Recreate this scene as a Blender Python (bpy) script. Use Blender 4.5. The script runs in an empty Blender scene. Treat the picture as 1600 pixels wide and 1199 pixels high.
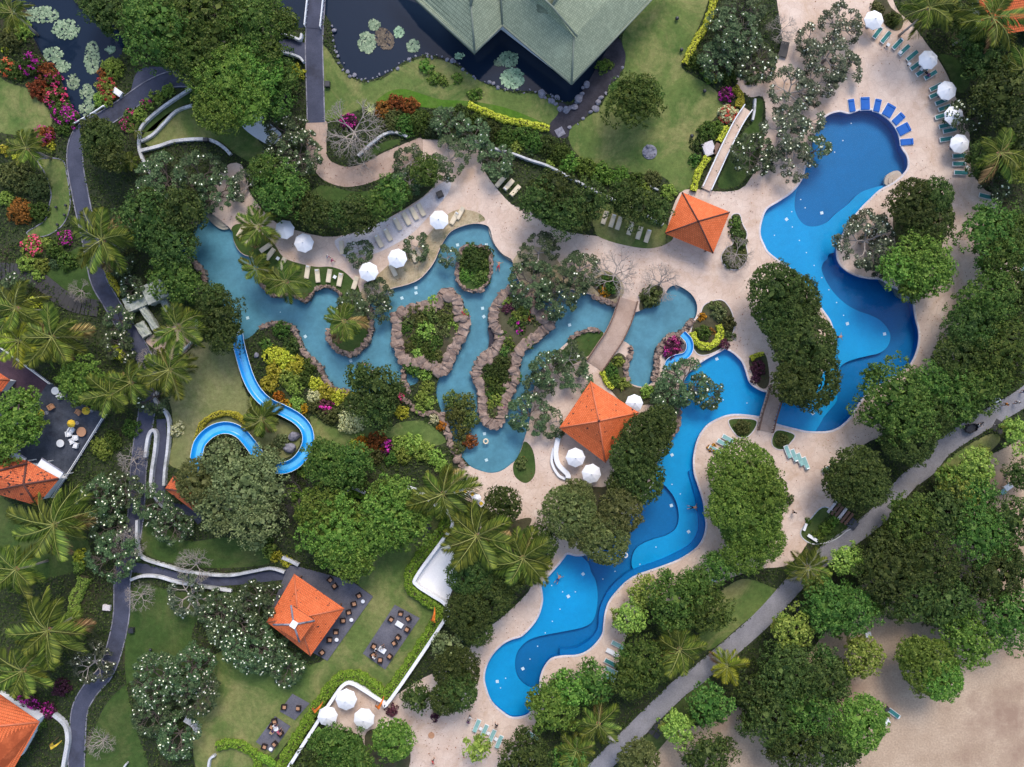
import bpy, bmesh, math, random
import numpy as np
from mathutils import Vector, Matrix
from mathutils.geometry import delaunay_2d_cdt
R = math.radians
SC = bpy.context.scene
COL = SC.collection

# ------------------------------------------------------------ camera, sky, sun, exposure
H = 124.0                       # drone height; the frame spans 160 m of ground
cam = bpy.data.cameras.new('camera'); cam.sensor_width = 36; cam.lens = 36 * H / 160; cam.clip_end = 2000
cam_ob = bpy.data.objects.new('camera', cam); COL.objects.link(cam_ob); cam_ob.location = (0, 0, H)
SC.camera = cam_ob
world = bpy.data.worlds.new('World'); SC.world = world; world.use_nodes = True
SUN_EL, SUN_AZ = 50.0, 12.0     # azimuth measured from image-up (+Y) towards image-right (+X)
wn = world.node_tree.nodes; sky = wn.new('ShaderNodeTexSky'); sky.sky_type = 'NISHITA'; sky.sun_disc = False
sky.sun_elevation = R(SUN_EL); sky.sun_rotation = R(SUN_AZ); sky.dust_density = 2.0; sky.air_density = 1.0
wn['Background'].inputs['Strength'].default_value = 0.15
world.node_tree.links.new(sky.outputs[0], wn['Background'].inputs['Color'])
sl = bpy.data.lights.new('sun', 'SUN'); sl.energy = 1.15; sl.angle = R(22); sl.color = (1.0, .93, .84)
so = bpy.data.objects.new('sun', sl); COL.objects.link(so)
sd = Vector((math.sin(R(SUN_AZ)) * math.cos(R(SUN_EL)), math.cos(R(SUN_AZ)) * math.cos(R(SUN_EL)), math.sin(R(SUN_EL))))
so.rotation_euler = sd.to_track_quat('Z', 'Y').to_euler()
SC.view_settings.view_transform = 'Standard'; SC.view_settings.look = 'None'
SC.view_settings.gamma = 1.0; SC.view_settings.exposure = 0.88
SC.cycles.max_bounces = 6; SC.cycles.transparent_max_bounces = 8
SC.cycles.use_denoising = True

# ------------------------------------------------------------ coordinates and outlines
def P(px, py, z=0.0):
    k = (H - z) / H
    return Vector(((px - 800) / 10 * k, (599.5 - py) / 10 * k, z))
def g(pts): return [((x - 800) / 10, (599.5 - y) / 10) for x, y in pts]
def smooth(pts, n=5, closed=True):
    out = []; N = len(pts); rng = range(N) if closed else range(N - 1)
    for i in rng:
        a, b, c, d = [pts[j % N] if closed else pts[max(0, min(N - 1, j))] for j in (i - 1, i, i + 1, i + 2)]
        for k in range(n):
            t = k / n; t2 = t * t; t3 = t2 * t
            out.append(tuple(.5 * (2 * b[m] + (c[m] - a[m]) * t + (2 * a[m] - 5 * b[m] + 4 * c[m] - d[m]) * t2
                       + (-a[m] + 3 * b[m] - 3 * c[m] + d[m]) * t3) for m in range(len(b))))
    if not closed: out.append(tuple(pts[-1]))
    return out
def S(pts, n=5): return smooth(g(pts), n)
def inside(poly, pts):
    p = np.asarray(poly); x, y = pts[:, 0], pts[:, 1]; r = np.zeros(len(pts), bool)
    x0, y0 = p[:, 0], p[:, 1]; x1, y1 = np.roll(x0, -1), np.roll(y0, -1)
    for a, b, c, d in zip(x0, y0, x1, y1):
        if b == d: continue
        m = ((b > y) != (d > y)) & (x < (c - a) * (y - b) / (d - b) + a); r ^= m
    return r
def band(path, w, n=5, closed=False):
    """outline of a strip along a pixel path, width in pixels"""
    q = smooth(g(path), n, closed); hw = w / 20
    L, Rr = [], []
    for i, p in enumerate(q):
        a = q[i - 1] if (i or closed) else q[i]; b = q[(i + 1) % len(q)] if (i < len(q) - 1 or closed) else q[i]
        t = Vector((b[0] - a[0], b[1] - a[1])).normalized()
        L.append((p[0] - t.y * hw, p[1] + t.x * hw)); Rr.append((p[0] + t.y * hw, p[1] - t.x * hw))
    return L + Rr[::-1]

# ------------------------------------------------------------ objects
ALL = []          # (object, look, category, px, py, place phrase or None)
def link(o, parent=None):
    COL.objects.link(o)
    if parent is not None: o.parent = parent
    return o
def mesh(name, V, F, mats=None, smooth_=False):
    me = bpy.data.meshes.new(name); me.from_pydata([tuple(v) for v in V], [], F)
    if mats is not None:
        for m in (mats if isinstance(mats, (list, tuple)) else [mats]): me.materials.append(m)
    if smooth_: me.polygons.foreach_set('use_smooth', [True] * len(me.polygons))
    return me
def quads(name, V, mat, nv=4):
    """fast mesh out of an (n*nv,3) array, nv corners a face"""
    me = bpy.data.meshes.new(name); n = len(V) // nv
    me.vertices.add(len(V)); me.vertices.foreach_set('co', np.asarray(V, np.float32).ravel())
    me.loops.add(n * nv); me.loops.foreach_set('vertex_index', np.arange(n * nv, dtype=np.int32))
    me.polygons.add(n); me.polygons.foreach_set('loop_start', np.arange(0, n * nv, nv, dtype=np.int32))
    me.update(calc_edges=True); me.validate()
    if mat: me.materials.append(mat)
    return me
def ob(name, me, parent=None, loc=None, rot=None, scale=None):
    o = bpy.data.objects.new(name, me); link(o, parent)
    if loc is not None: o.location = loc
    if rot is not None: o.rotation_euler = rot
    if scale is not None: o.scale = scale if hasattr(scale, '__len__') else (scale,) * 3
    return o
def st(name, me, kind='structure'):
    o = ob(name, me); o['kind'] = kind; return o
def own(o, mat):
    """give an object with shared mesh data a material of its own"""
    o.material_slots[0].link = 'OBJECT'; o.material_slots[0].material = mat
def reg(o, look, cat, px, py, place=None, group=None):
    ALL.append((o, look, cat, px, py, place)); o['category'] = cat
    if group: o['group'] = group
    return o
def empty(name, loc, rz=0.0):
    o = bpy.data.objects.new(name, None); COL.objects.link(o); o.location = loc; o.rotation_euler = (0, 0, rz)
    o.empty_display_size = .2; return o

def region(cond, polys, z, name, mat):
    """flat sheet: the triangles of all outlines together for which cond(list of inside flags) holds"""
    vs, es = [], []
    for p in polys:
        b = len(vs); vs += [Vector(q) for q in p]; es += [(b + i, b + (i + 1) % len(p)) for i in range(len(p))]
    r = delaunay_2d_cdt(vs, es, [], 0, 1e-5)
    V = np.array([(v.x, v.y) for v in r[0]]); T = [f for f in r[2] if len(f) == 3]
    c = V[np.array(T)].mean(1)
    keep = cond([inside(p, c) for p in polys])
    T = [t for t, k in zip(T, keep) if k]
    used = sorted({i for t in T for i in t}); ix = {o: n for n, o in enumerate(used)}
    V3 = [(V[i][0], V[i][1], z) for i in used]; F = []
    for t in T:
        a, b, cc = [V[i] for i in t]
        up = (b[0] - a[0]) * (cc[1] - a[1]) - (b[1] - a[1]) * (cc[0] - a[0]) > 0
        F.append(tuple(ix[i] for i in (t if up else t[::-1])))
    return mesh(name, V3, F, mat)
def sheet(name, poly, z, mat, cut=()):
    return st(name, region(lambda m: m[0] & ~np.any(m[1:], axis=0) if len(m) > 1 else m[0], [poly] + list(cut), z, name, mat))
def wall_mesh(poly, z0, z1, mat, name, closed=True):
    n = len(poly); V = [(x, y, z0) for x, y in poly] + [(x, y, z1) for x, y in poly]
    F = [(i, (i + 1) % n, n + (i + 1) % n, n + i) for i in range(n if closed else n - 1)]
    return mesh(name, V, F, mat)
def prism(poly, z0, z1, mat, name):
    """solid with a flat polygonal top"""
    me = region(lambda m: m[0], [poly], z1, name, mat); n0 = len(me.vertices)
    bm = bmesh.new(); bm.from_mesh(me)
    n = len(poly); a = [bm.verts.new((x, y, z1)) for x, y in poly]; b = [bm.verts.new((x, y, z0)) for x, y in poly]
    for i in range(n):
        try: bm.faces.new((a[i], b[i], b[(i + 1) % n], a[(i + 1) % n]))
        except ValueError: pass
    bmesh.ops.recalc_face_normals(bm, faces=bm.faces[:]); bm.to_mesh(me); bm.free(); return me
def ribbon(q, w, z0, z1, closed=False, dz=None, round_=0.0):
    """solid low wall along metre points q: V, F"""
    V, F = [], []; n = len(q)
    for i, p in enumerate(q):
        a = q[i - 1] if (i or closed) else q[i]; b = q[(i + 1) % n] if (i < n - 1 or closed) else q[i]
        t = Vector((b[0] - a[0], b[1] - a[1])).normalized(); hw = (w[i] if hasattr(w, '__len__') else w) / 2
        zz = dz[i] if dz else 0; r = round_
        for s, z in ((-1, z0), (-1, z1 - r), (-1 + r / hw, z1), (1 - r / hw, z1), (1, z1 - r), (1, z0)):
            V.append((p[0] - t.y * hw * s, p[1] + t.x * hw * s, z + zz))
    m = 6
    for i in range(n if closed else n - 1):
        j = (i + 1) % n
        for k in range(m - 1): F.append((i * m + k, i * m + k + 1, j * m + k + 1, j * m + k))
    if not closed: F += [tuple(range(m))[::-1], tuple((n - 1) * m + k for k in range(m))]
    return V, F
def box(sx, sy, sz, x=0, y=0, z=0, V=None, F=None):
    V = [] if V is None else V; F = [] if F is None else F; b = len(V)
    for dz in (-.5, .5):
        for dx, dy in ((-.5, -.5), (.5, -.5), (.5, .5), (-.5, .5)): V.append((x + dx * sx, y + dy * sy, z + dz * sz))
    F += [(b, b + 3, b + 2, b + 1), (b + 4, b + 5, b + 6, b + 7)] + [(b + i, b + (i + 1) % 4, b + 4 + (i + 1) % 4, b + 4 + i) for i in range(4)]
    return V, F
def tube(pts, rad, k=6, V=None, F=None, cap=True):
    V = [] if V is None else V; F = [] if F is None else F; b = len(V); n = len(pts)
    for i, p in enumerate(pts):
        p = Vector(p); t = (Vector(pts[min(n - 1, i + 1)]) - Vector(pts[max(0, i - 1)])).normalized()
        u = t.cross(Vector((.13, .27, 1) if abs(t.z) < .95 else (1, 0, 0))).normalized(); v = t.cross(u)
        r = rad[i] if hasattr(rad, '__len__') else rad
        for j in range(k): a = 2 * math.pi * j / k; V.append(tuple(p + u * (r * math.cos(a)) + v * (r * math.sin(a))))
    for i in range(n - 1):
        for j in range(k): F.append((b + i * k + j, b + i * k + (j + 1) % k, b + (i + 1) * k + (j + 1) % k, b + (i + 1) * k + j))
    if cap: F.append(tuple(b + (n - 1) * k + j for j in range(k))); F.append(tuple(b + j for j in range(k))[::-1])
    return V, F

# ------------------------------------------------------------ materials
def lin(r, g_, b): return tuple(((c / 255) / 12.92 if c <= 10 else (((c / 255) + .055) / 1.055) ** 2.4) for c in (r, g_, b))
class NT:
    def __init__(s, name, rough=.8, spec=.3):
        s.m = bpy.data.materials.new(name); s.m.use_nodes = True; s.t = s.m.node_tree; s.n = s.t.nodes
        s.b = s.n['Principled BSDF']; s.b.inputs['Roughness'].default_value = rough; s.b.inputs['Specular IOR Level'].default_value = spec
        s.co = s.n.new('ShaderNodeTexCoord')
    def l(s, a, b): s.t.links.new(a, b)
    def noise(s, scale, detail=4, rough=.6, coord='Object', dist=0.0):
        n = s.n.new('ShaderNodeTexNoise'); n.inputs['Scale'].default_value = scale; n.inputs['Detail'].default_value = detail
        n.inputs['Roughness'].default_value = rough; n.inputs['Distortion'].default_value = dist; s.l(s.co.outputs[coord], n.inputs['Vector']); return n.outputs['Fac']
    def ramp(s, fac, stops):
        n = s.n.new('ShaderNodeValToRGB'); e = n.color_ramp.elements
        while len(e) < len(stops): e.new(.5)
        for i, (p, c) in enumerate(stops): e[i].position = p; e[i].color = (*c, 1)
        s.l(fac, n.inputs['Fac']); return n.outputs['Color']
    def mix(s, fac, a, b, mode='MIX'):
        n = s.n.new('ShaderNodeMix'); n.data_type = 'RGBA'; n.blend_type = mode
        for v, i in ((fac, 0), (a, 6), (b, 7)):
            if isinstance(v, (int, float)): n.inputs[i].default_value = v
            elif isinstance(v, tuple): n.inputs[i].default_value = (*v, 1)
            else: s.l(v, n.inputs[i])
        return n.outputs[2]
    def col(s, c):
        if isinstance(c, tuple): s.b.inputs['Base Color'].default_value = (*c, 1)
        else: s.l(c, s.b.inputs['Base Color'])
        return s
    def bump(s, fac, strength=.4, dist=.05):
        n = s.n.new('ShaderNodeBump'); n.inputs['Strength'].default_value = strength; n.inputs['Distance'].default_value = dist
        s.l(fac, n.inputs['Height']); s.l(n.outputs[0], s.b.inputs['Normal']); return s
def sc(c, k): return tuple(min(1, x * k) for x in c)
def speck(name, c1, c2, scale=.35, fine=6, rough=.85, c3=None, bump=.3, spec=.25):
    """mottled ground or stone: broad blotches, fine grain and a third stain colour"""
    t = NT(name, rough, spec); a = t.ramp(t.noise(scale, 5, .65), [(.33, c1), (.68, c2)])
    f = t.noise(fine, 3, .7); a = t.mix(.55, a, t.ramp(f, [(.3, (.35,) * 3), (.7, (.75,) * 3)]), 'OVERLAY')
    if c3: a = t.mix(t.ramp(t.noise(scale * .45, 6, .7), [(.52, (0, 0, 0)), (.68, (1, 1, 1))]), a, c3)
    t.col(a).bump(f, bump, .04); return t.m
def plain(name, c, rough=.6, spec=.4, var=.12, scale=1.5):
    t = NT(name, rough, spec); t.col(t.mix(.5, c, t.ramp(t.noise(scale, 4), [(.3, sc(c, 1 - var * 2)), (.7, sc(c, 1 + var))]))); return t.m
def leafmat(name, dark, mid, light, trans=.22, rough=.5):
    dark, mid, light = [(min(1, c[0] * 1.38), min(1, c[1] * 1.34), c[2] * 1.12) for c in (dark, mid, light)]
    t = NT(name, rough, .12); gi = t.n.new('ShaderNodeNewGeometry'); oi = t.n.new('ShaderNodeObjectInfo')
    a = t.ramp(gi.outputs['Random Per Island'], [(0, dark), (.55, mid), (1, light)])
    hs = t.n.new('ShaderNodeHueSaturation'); t.l(a, hs.inputs['Color'])
    mr = t.n.new('ShaderNodeMapRange'); mr.inputs[3].default_value = .72; mr.inputs[4].default_value = 1.3; t.l(oi.outputs['Random'], mr.inputs[0]); t.l(mr.outputs[0], hs.inputs['Value'])
    mh = t.n.new('ShaderNodeMapRange'); mh.inputs[3].default_value = .475; mh.inputs[4].default_value = .525; t.l(oi.outputs['Random'], mh.inputs[0]); t.l(mh.outputs[0], hs.inputs['Hue'])
    t.col(hs.outputs[0])
    tr = t.n.new('ShaderNodeBsdfTranslucent'); t.l(hs.outputs[0], tr.inputs['Color'])
    mx = t.n.new('ShaderNodeMixShader'); mx.inputs[0].default_value = trans; t.l(t.b.outputs[0], mx.inputs[1]); t.l(tr.outputs[0], mx.inputs[2])
    t.l(mx.outputs[0], t.n['Material Output'].inputs['Surface']); return t.m
M = {}
M['ground'] = speck('garden_soil', (.018, .026, .012), (.045, .055, .022), .25, 5, c3=(.04, .03, .018))
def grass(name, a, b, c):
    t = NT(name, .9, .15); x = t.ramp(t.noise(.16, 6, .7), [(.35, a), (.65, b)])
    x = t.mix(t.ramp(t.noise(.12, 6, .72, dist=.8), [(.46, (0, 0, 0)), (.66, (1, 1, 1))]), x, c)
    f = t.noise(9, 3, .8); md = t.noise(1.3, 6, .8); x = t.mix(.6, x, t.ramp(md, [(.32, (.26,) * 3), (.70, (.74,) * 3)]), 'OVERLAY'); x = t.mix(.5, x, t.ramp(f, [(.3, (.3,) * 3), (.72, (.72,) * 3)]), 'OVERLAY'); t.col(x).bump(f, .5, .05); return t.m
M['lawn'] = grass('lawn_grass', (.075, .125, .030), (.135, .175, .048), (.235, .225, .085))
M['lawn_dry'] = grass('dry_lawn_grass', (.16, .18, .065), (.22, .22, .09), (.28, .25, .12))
M['lawn_dark'] = grass('dark_lawn_grass', (.035, .07, .016), (.06, .10, .024), (.09, .11, .035))  # darker green grass colour
def paving(name, c1, c2, c3, scale=.9):
    t = NT(name, .75, .3); x = t.ramp(t.noise(.22, 6, .7), [(.35, c1), (.66, c2)])
    v = t.n.new('ShaderNodeTexVoronoi'); v.inputs['Scale'].default_value = scale; t.l(t.co.outputs['Object'], v.inputs['Vector'])
    sv = t.n.new('ShaderNodeSeparateColor'); t.l(v.outputs['Color'], sv.inputs[0]); x = t.mix(.10, x, sv.outputs[0], 'SOFT_LIGHT')
    e = t.n.new('ShaderNodeTexVoronoi'); e.feature = 'DISTANCE_TO_EDGE'; e.inputs['Scale'].default_value = scale; t.l(t.co.outputs['Object'], e.inputs['Vector'])
    x = t.mix(t.ramp(e.outputs['Distance'], [(0, (.3,) * 3), (.035, (0,) * 3)]), x, sc(c1, .55))
    x = t.mix(t.ramp(t.noise(.12, 7, .75, dist=1.0), [(.52, (0, 0, 0)), (.74, (.75,) * 3)]), x, c3)
    f = t.noise(7, 4, .8); x = t.mix(.4, x, t.ramp(f, [(.3, (.33,) * 3), (.7, (.68,) * 3)]), 'OVERLAY'); t.col(x).bump(f, .25, .03); return t.m
M['deck'] = paving('pink_beige_paving', (.56, .41, .32), (.67, .53, .435), (.44, .28, .17))
M['path_pink'] = paving('brown_pink_paving', (.36, .25, .19), (.46, .34, .27), (.33, .22, .16), .8)
M['path_dark'] = speck('slate_path_paving', (.045, .05, .078), (.075, .08, .118), .3, 8, c3=(.035, .036, .05))
M['road'] = speck('grey_paver_road', (.18, .175, .19), (.27, .26, .275), .25, 7, c3=(.20, .185, .17))
M['sand'] = speck('beach_sand', (.35, .25, .17), (.46, .345, .245), .16, 3.5, c3=(.30, .20, .14), bump=.8)
M['drybed'] = speck('leaf_litter_bed', (.30, .23, .13), (.46, .37, .24), .7, 5, c3=(.12, .13, .05))
M['bed'] = speck('planting_soil', (.05, .042, .022), (.085, .08, .04), .7, 6, c3=(.05, .07, .02))
M['terrace_pale'] = speck('pale_terrace_paving', (.52, .47, .47), (.66, .60, .59), .3, 6, c3=(.42, .35, .33))
M['white_court'] = speck('white_court_paving', (.78, .78, .80), (.84, .84, .85), .3, 4)
M['slate'] = speck('slate_terrace', (.085, .085, .105), (.14, .135, .155), .4, 6)
M['slate_dark'] = speck('dark_slate_terrace', (.030, .036, .050), (.075, .085, .11), .5, 5, c3=(.025, .025, .035))
M['maroon'] = speck('maroon_terrace', (.05, .028, .04), (.08, .045, .06), .5, 5)
M['white'] = speck('white_lime_wall', (.40, .40, .41), (.62, .62, .63), .8, 5, c3=(.27, .28, .25))
M['wallclean'] = speck('white_painted_wall', (.74, .74, .76), (.82, .82, .83), .5, 5)
M['rock'] = speck('brown_rock', (.17, .115, .09), (.34, .25, .20), .8, 4, c3=(.10, .075, .065), bump=.9)
M['rockgrey'] = speck('grey_rock', (.12, .12, .15), (.30, .29, .33), .9, 4, c3=(.08, .08, .09), bump=.9)
M['streambed'] = speck('dark_stream_stone', (.022, .02, .026), (.05, .045, .055), .6, 5)
M['mossy'] = speck('mossy_stone', (.20, .23, .17), (.46, .46, .42), .9, 5, c3=(.09, .12, .06), bump=.8)
M['wood'] = plain('brown_timber', (.16, .085, .055)); M['darkwood'] = plain('dark_timber', (.045, .042, .042))
M['bark'] = plain('tree_bark', (.13, .105, .085), .9, .2, .2, 3); M['palebark'] = plain('pale_bark', (.36, .31, .27), .9, .2, .2, 3); M['darkbark'] = plain('dark_bark', (.07, .06, .055), .9, .2)
M['fabric_white'] = plain('white_canvas', (.80, .80, .82), .9, .1, .03); M['frame_white'] = plain('white_plastic', (.76, .76, .76), .4, .4, .03)
M['teal'] = plain('teal_sling', (.045, .20, .19), .8, .2); M['paleteal'] = plain('pale_teal_sling', (.23, .42, .40), .8, .2); M['cream'] = plain('cream_cushion', (.70, .60, .44), .9, .1, .08)
M['bluemat'] = plain('blue_mat', (.012, .11, .42), .7, .3); M['yellow'] = plain('yellow_canvas', (.75, .50, .05), .8, .2); M['orangecloth'] = plain('orange_cloth', (.80, .20, .03), .8, .2)
M['metal'] = plain('dark_metal', (.03, .03, .035), .4, .5); M['chair'] = plain('dark_wicker', (.028, .02, .02), .8, .2); M['tan'] = plain('tan_cushion', (.48, .26, .15), .9, .1)
M['lamp'] = plain('pale_tile', (.80, .88, .90), .3, .5, .02); M['rubber'] = plain('black_rubber', (.015,) * 3, .7, .3)
def poolfloor(name, c, k=.9, s=.35):
    t = NT(name, .5, .2); x = t.mix(t.ramp(t.noise(s, 5, .65), [(.35, (0, 0, 0)), (.7, (1, 1, 1))]), sc(c, k), c)
    f = t.noise(2.2, 3, .6, dist=1.5); x = t.mix(.18, x, t.ramp(f, [(.3, (.35,) * 3), (.7, (.7,) * 3)]), 'OVERLAY'); t.col(x); return t.m
M['pool_light'] = poolfloor('light_blue_pool_tile', (.004, .36, .70)); M['pool_deep'] = poolfloor('depth_darkened_pool_tile', (.002, .175, .43)); M['pool_bench'] = poolfloor('bench_blue_pool_tile', (.003, .20, .52))  # deep floor: light lost through deeper water is painted into its darker blue
M['lagoon'] = poolfloor('lagoon_floor_pebble', (.155, .36, .46), .72, .5); M['lagoon_wall'] = poolfloor('lagoon_wall_tile', (.06, .22, .32))
def water(name, tint, rough, bump, scale):
    m = bpy.data.materials.new(name); m.use_nodes = True; t = m.node_tree; n = t.nodes; n.clear()
    o = n.new('ShaderNodeOutputMaterial'); tr = n.new('ShaderNodeBsdfTransparent'); tr.inputs[0].default_value = (*tint, 1)
    gl = n.new('ShaderNodeBsdfGlossy'); gl.inputs['Roughness'].default_value = rough; mx = n.new('ShaderNodeMixShader'); fr = n.new('ShaderNodeFresnel'); fr.inputs[0].default_value = 1.33
    tc = n.new('ShaderNodeTexCoord'); no = n.new('ShaderNodeTexNoise'); no.inputs['Scale'].default_value = scale; no.inputs['Detail'].default_value = 3
    bp = n.new('ShaderNodeBump'); bp.inputs['Strength'].default_value = bump; bp.inputs['Distance'].default_value = .08
    L = t.links.new; L(tc.outputs['Object'], no.inputs['Vector']); L(no.outputs['Fac'], bp.inputs['Height']); L(bp.outputs[0], gl.inputs['Normal']); L(bp.outputs[0], fr.inputs['Normal'])
    L(fr.outputs[0], mx.inputs[0]); L(tr.outputs[0], mx.inputs[1]); L(gl.outputs[0], mx.inputs[2]); L(mx.outputs[0], o.inputs['Surface']); return m
M['water'] = water('pool_water', (.93, .985, .995), .02, .02, 1.2); M['lagoon_water'] = water('lagoon_water', (.88, .97, .98), .03, .08, 2.0)
t = NT('pond_water', .07, .22); t.col((.009, .018, .036)); t.bump(t.noise(1.5, 3), .12, .05); M['pond'] = t.m
def rooftile(name, c1, c2, dark, w=.28, h=.36, spots=0.0):
    t = NT(name, .7, .25); br = t.n.new('ShaderNodeTexBrick'); uv = t.n.new('ShaderNodeUVMap'); t.l(uv.outputs[0], br.inputs['Vector'])
    br.inputs['Scale'].default_value = 1; br.inputs['Brick Width'].default_value = w; br.inputs['Row Height'].default_value = h; br.inputs['Mortar Size'].default_value = .025
    br.inputs['Color1'].default_value = (*c1, 1); br.inputs['Color2'].default_value = (*c2, 1); br.inputs['Mortar'].default_value = (*sc(c1, .5), 1)
    x = t.mix(t.ramp(t.noise(.7, 6, .75), [(.55, (0, 0, 0)), (.8, (.8,) * 3)]), br.outputs['Color'], dark); x = t.mix(t.ramp(t.noise(.35, 5, .7), [(.5, (0, 0, 0)), (.75, (.45,) * 3)]), x, sc(c2, 1.35))
    if spots: x = t.mix(t.ramp(t.noise(1.9, 2, .5), [(.70 - spots, (0, 0, 0)), (.73 - spots, (1, 1, 1))]), x, (.05, .025, .02))
    t.col(x).bump(br.outputs['Fac'], -.5, .05); return t.m
M['tile_orange'] = rooftile('orange_clay_tile', (.62, .125, .035), (.72, .17, .055), (.30, .07, .03)); M['tile_spot'] = rooftile('stained_clay_tile', (.62, .125, .035), (.72, .17, .055), (.30, .07, .03), .28, .36, .035); M['tile_rust'] = rooftile('weathered_clay_tile', (.50, .10, .035), (.62, .15, .05), (.16, .045, .03), .28, .36, .09)
M['tile_green'] = rooftile('green_roof_shingle', (.25, .29, .20), (.32, .36, .25), (.21, .245, .175), .30, .42)
[setattr(M['tile_green'].node_tree.nodes['Principled BSDF'].inputs[k], 'default_value', v) for k, v in (('Roughness', .95), ('Specular IOR Level', .05))]
M['ridge_orange'] = plain('ridge_clay', (.58, .16, .07)); M['ridge_dark'] = plain('weathered_ridge', (.12, .05, .04), .8, .2, .4, 5); M['ridge_green'] = plain('green_ridge', (.17, .20, .155))
M['slide'] = plain('blue_fibreglass', (.012, .30, .72), .25, .5, .06); M['slide_pale'] = plain('slide_water', (.10, .46, .80), .15, .5, .15)
# ------------------------------------------------------------ outlines of the grounds (photo pixels)
POOL = S([(1296,178),(1312,174),(1325,177),(1334,175),(1345,171),(1360,171),(1375,177),(1390,188),(1402,204),(1407,220),(1410,232),(1418,245),(1419,262),(1410,275),(1395,287),(1375,298),(1360,312),(1345,327),(1327,350),(1315,372),(1308,392),(1311,410),(1322,422),(1340,431),(1360,435),(1375,436),(1392,446),(1410,455),(1427,459),(1428,475),(1431,497),(1436,517),(1436,535),(1432,552),(1425,567),(1415,578),(1395,592),(1370,605),(1350,622),(1336,642),(1332,650),(1317,665),(1300,674),(1280,676),(1260,675),(1242,671),(1215,664),(1200,657),(1185,652),(1162,649),(1142,649),(1125,654),(1107,664),(1096,677),(1089,692),(1085,710),(1084,725),(1086,742),(1091,757),(1096,772),(1100,787),(1102,805),(1104,822),(1100,840),(1091,855),(1077,866),(1060,876),(1040,884),(1020,891),(997,899),(980,909),(965,924),(952,941),(946,959),(944,976),(942,991),(932,1006),(917,1019),(900,1025),(880,1026),(862,1030),(851,1043),(845,1059),(844,1074),(841,1089),(832,1109),(822,1119),(800,1122),(782,1111),(767,1096),(759,1076),(756,1059),(760,1039),(770,1021),(785,1006),(800,998),(815,993),(832,976),(842,959),(847,939),(846,924),(845,911),(857,899),(872,882),(880,872),(887,865),(905,868),(935,860),(960,835),(985,805),(1010,775),(1022,745),(1026,722),(1038,700),(1050,682),(1060,665),(1060,650),(1058,630),(1062,610),(1070,590),(1085,573),(1104,560),(1125,549),(1134,545),(1147,552),(1160,565),(1166,580),(1172,597),(1184,607),(1198,612),(1220,612),(1255,602),(1285,582),(1300,552),(1302,528),(1298,505),(1285,485),(1265,455),(1240,425),(1215,407),(1200,395),(1194,385),(1187,367),(1189,347),(1197,327),(1215,315),(1237,300),(1252,280),(1259,255),(1267,225),(1275,205),(1285,187)], 4)
DEEP1 = S([(1250,255),(1262,268),(1250,290),(1245,318),(1250,337),(1262,350),(1278,352),(1295,346),(1310,332),(1328,318),(1347,300),(1370,291),(1400,284),(1435,280),(1440,160),(1330,140),(1250,160)])
DEEP2 = S([(1295,405),(1288,415),(1289,425),(1297,442),(1310,460),(1327,475),(1345,485),(1365,492),(1380,500),(1391,512),(1396,525),(1392,540),(1380,551),(1360,556),(1340,561),(1325,567),(1315,577),(1310,600),(1312,625),(1300,642),(1288,658),(1278,690),(1340,700),(1470,620),(1470,440),(1320,395)])
DEEP3 = S([(1010,752),(1035,757),(1047,767),(1057,782),(1062,800),(1062,817),(1056,830),(1042,839),(1025,844),(1007,851),(994,861),(989,875),(990,890),(1005,905),(985,920),(965,940),(955,960),(955,1000),(930,1025),(870,1042),(858,1060),(856,1079),(841,1079),(825,1076),(811,1064),(805,1046),(807,1026),(817,1011),(832,1001),(855,995),(882,990),(910,984),(925,976),(932,961),(935,936),(932,911),(925,897),(920,882),(908,870),(890,850),(960,810)])
LAGOON = S([(290,362),(300,350),(312,338),(325,332),(345,345),(362,360),(365,375),(372,390),(382,399),(398,404),(404,418),(405,435),(410,447),(422,460),(437,464),(450,461),(465,466),(477,472),(484,465),(492,454),(507,449),(522,452),(533,462),(528,478),(519,500),(514,517),(514,530),(522,542),(535,551),(550,554),(562,547),(572,535),(579,520),(579,500),(577,482),(585,463),(600,455),(617,450),(637,445),(655,437),(670,422),(680,407),(687,390),(695,375),(705,362),(722,354),(740,350),(755,351),(765,357),(772,380),(785,397),(800,407),(803,425),(815,445),(830,462),(850,458),(875,455),(890,453),(920,460),(945,470),(962,478),(978,484),(992,488),(1012,480),(1035,465),(1045,450),(1057,446),(1070,452),(1082,462),(1089,477),(1087,495),(1077,507),(1072,515),(1060,522),(1045,525),(1032,540),(1026,552),(1025,572),(1020,595),(1008,604),(995,603),(980,595),(976,575),(985,552),(984,540),(974,533),(958,527),(943,520),(935,515),(920,516),(902,522),(890,532),(870,550),(850,575),(838,595),(832,620),(828,655),(818,690),(813,705),(807,717),(800,724),(785,735),(770,739),(755,737),(737,730),(727,720),(715,705),(700,680),(690,645),(682,620),(683,600),(687,582),(660,578),(652,598),(630,605),(590,615),(550,612),(540,614),(525,610),(515,602),(507,592),(500,575),(485,560),(472,547),(466,532),(460,517),(445,507),(425,506),(407,512),(397,522),(385,530),(372,530),(362,515),(355,490),(345,465),(330,452),(317,447),(319,435),(312,420),(300,408),(285,405),(277,395),(281,378)], 4)
POND_TOP = S([(520,-30),(517,37),(522,62),(527,87),(540,110),(555,122),(572,126),(595,120),(612,110),(632,96),(650,90),(667,86),(695,92),(722,105),(750,127),(800,142),(837,143),(865,152),(885,160),(905,152),(915,138),(950,90),(960,-30)])
POND_W = S([(438,-20),(482,-20),(477,36),(468,44),(450,42),(440,30)]); 
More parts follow.
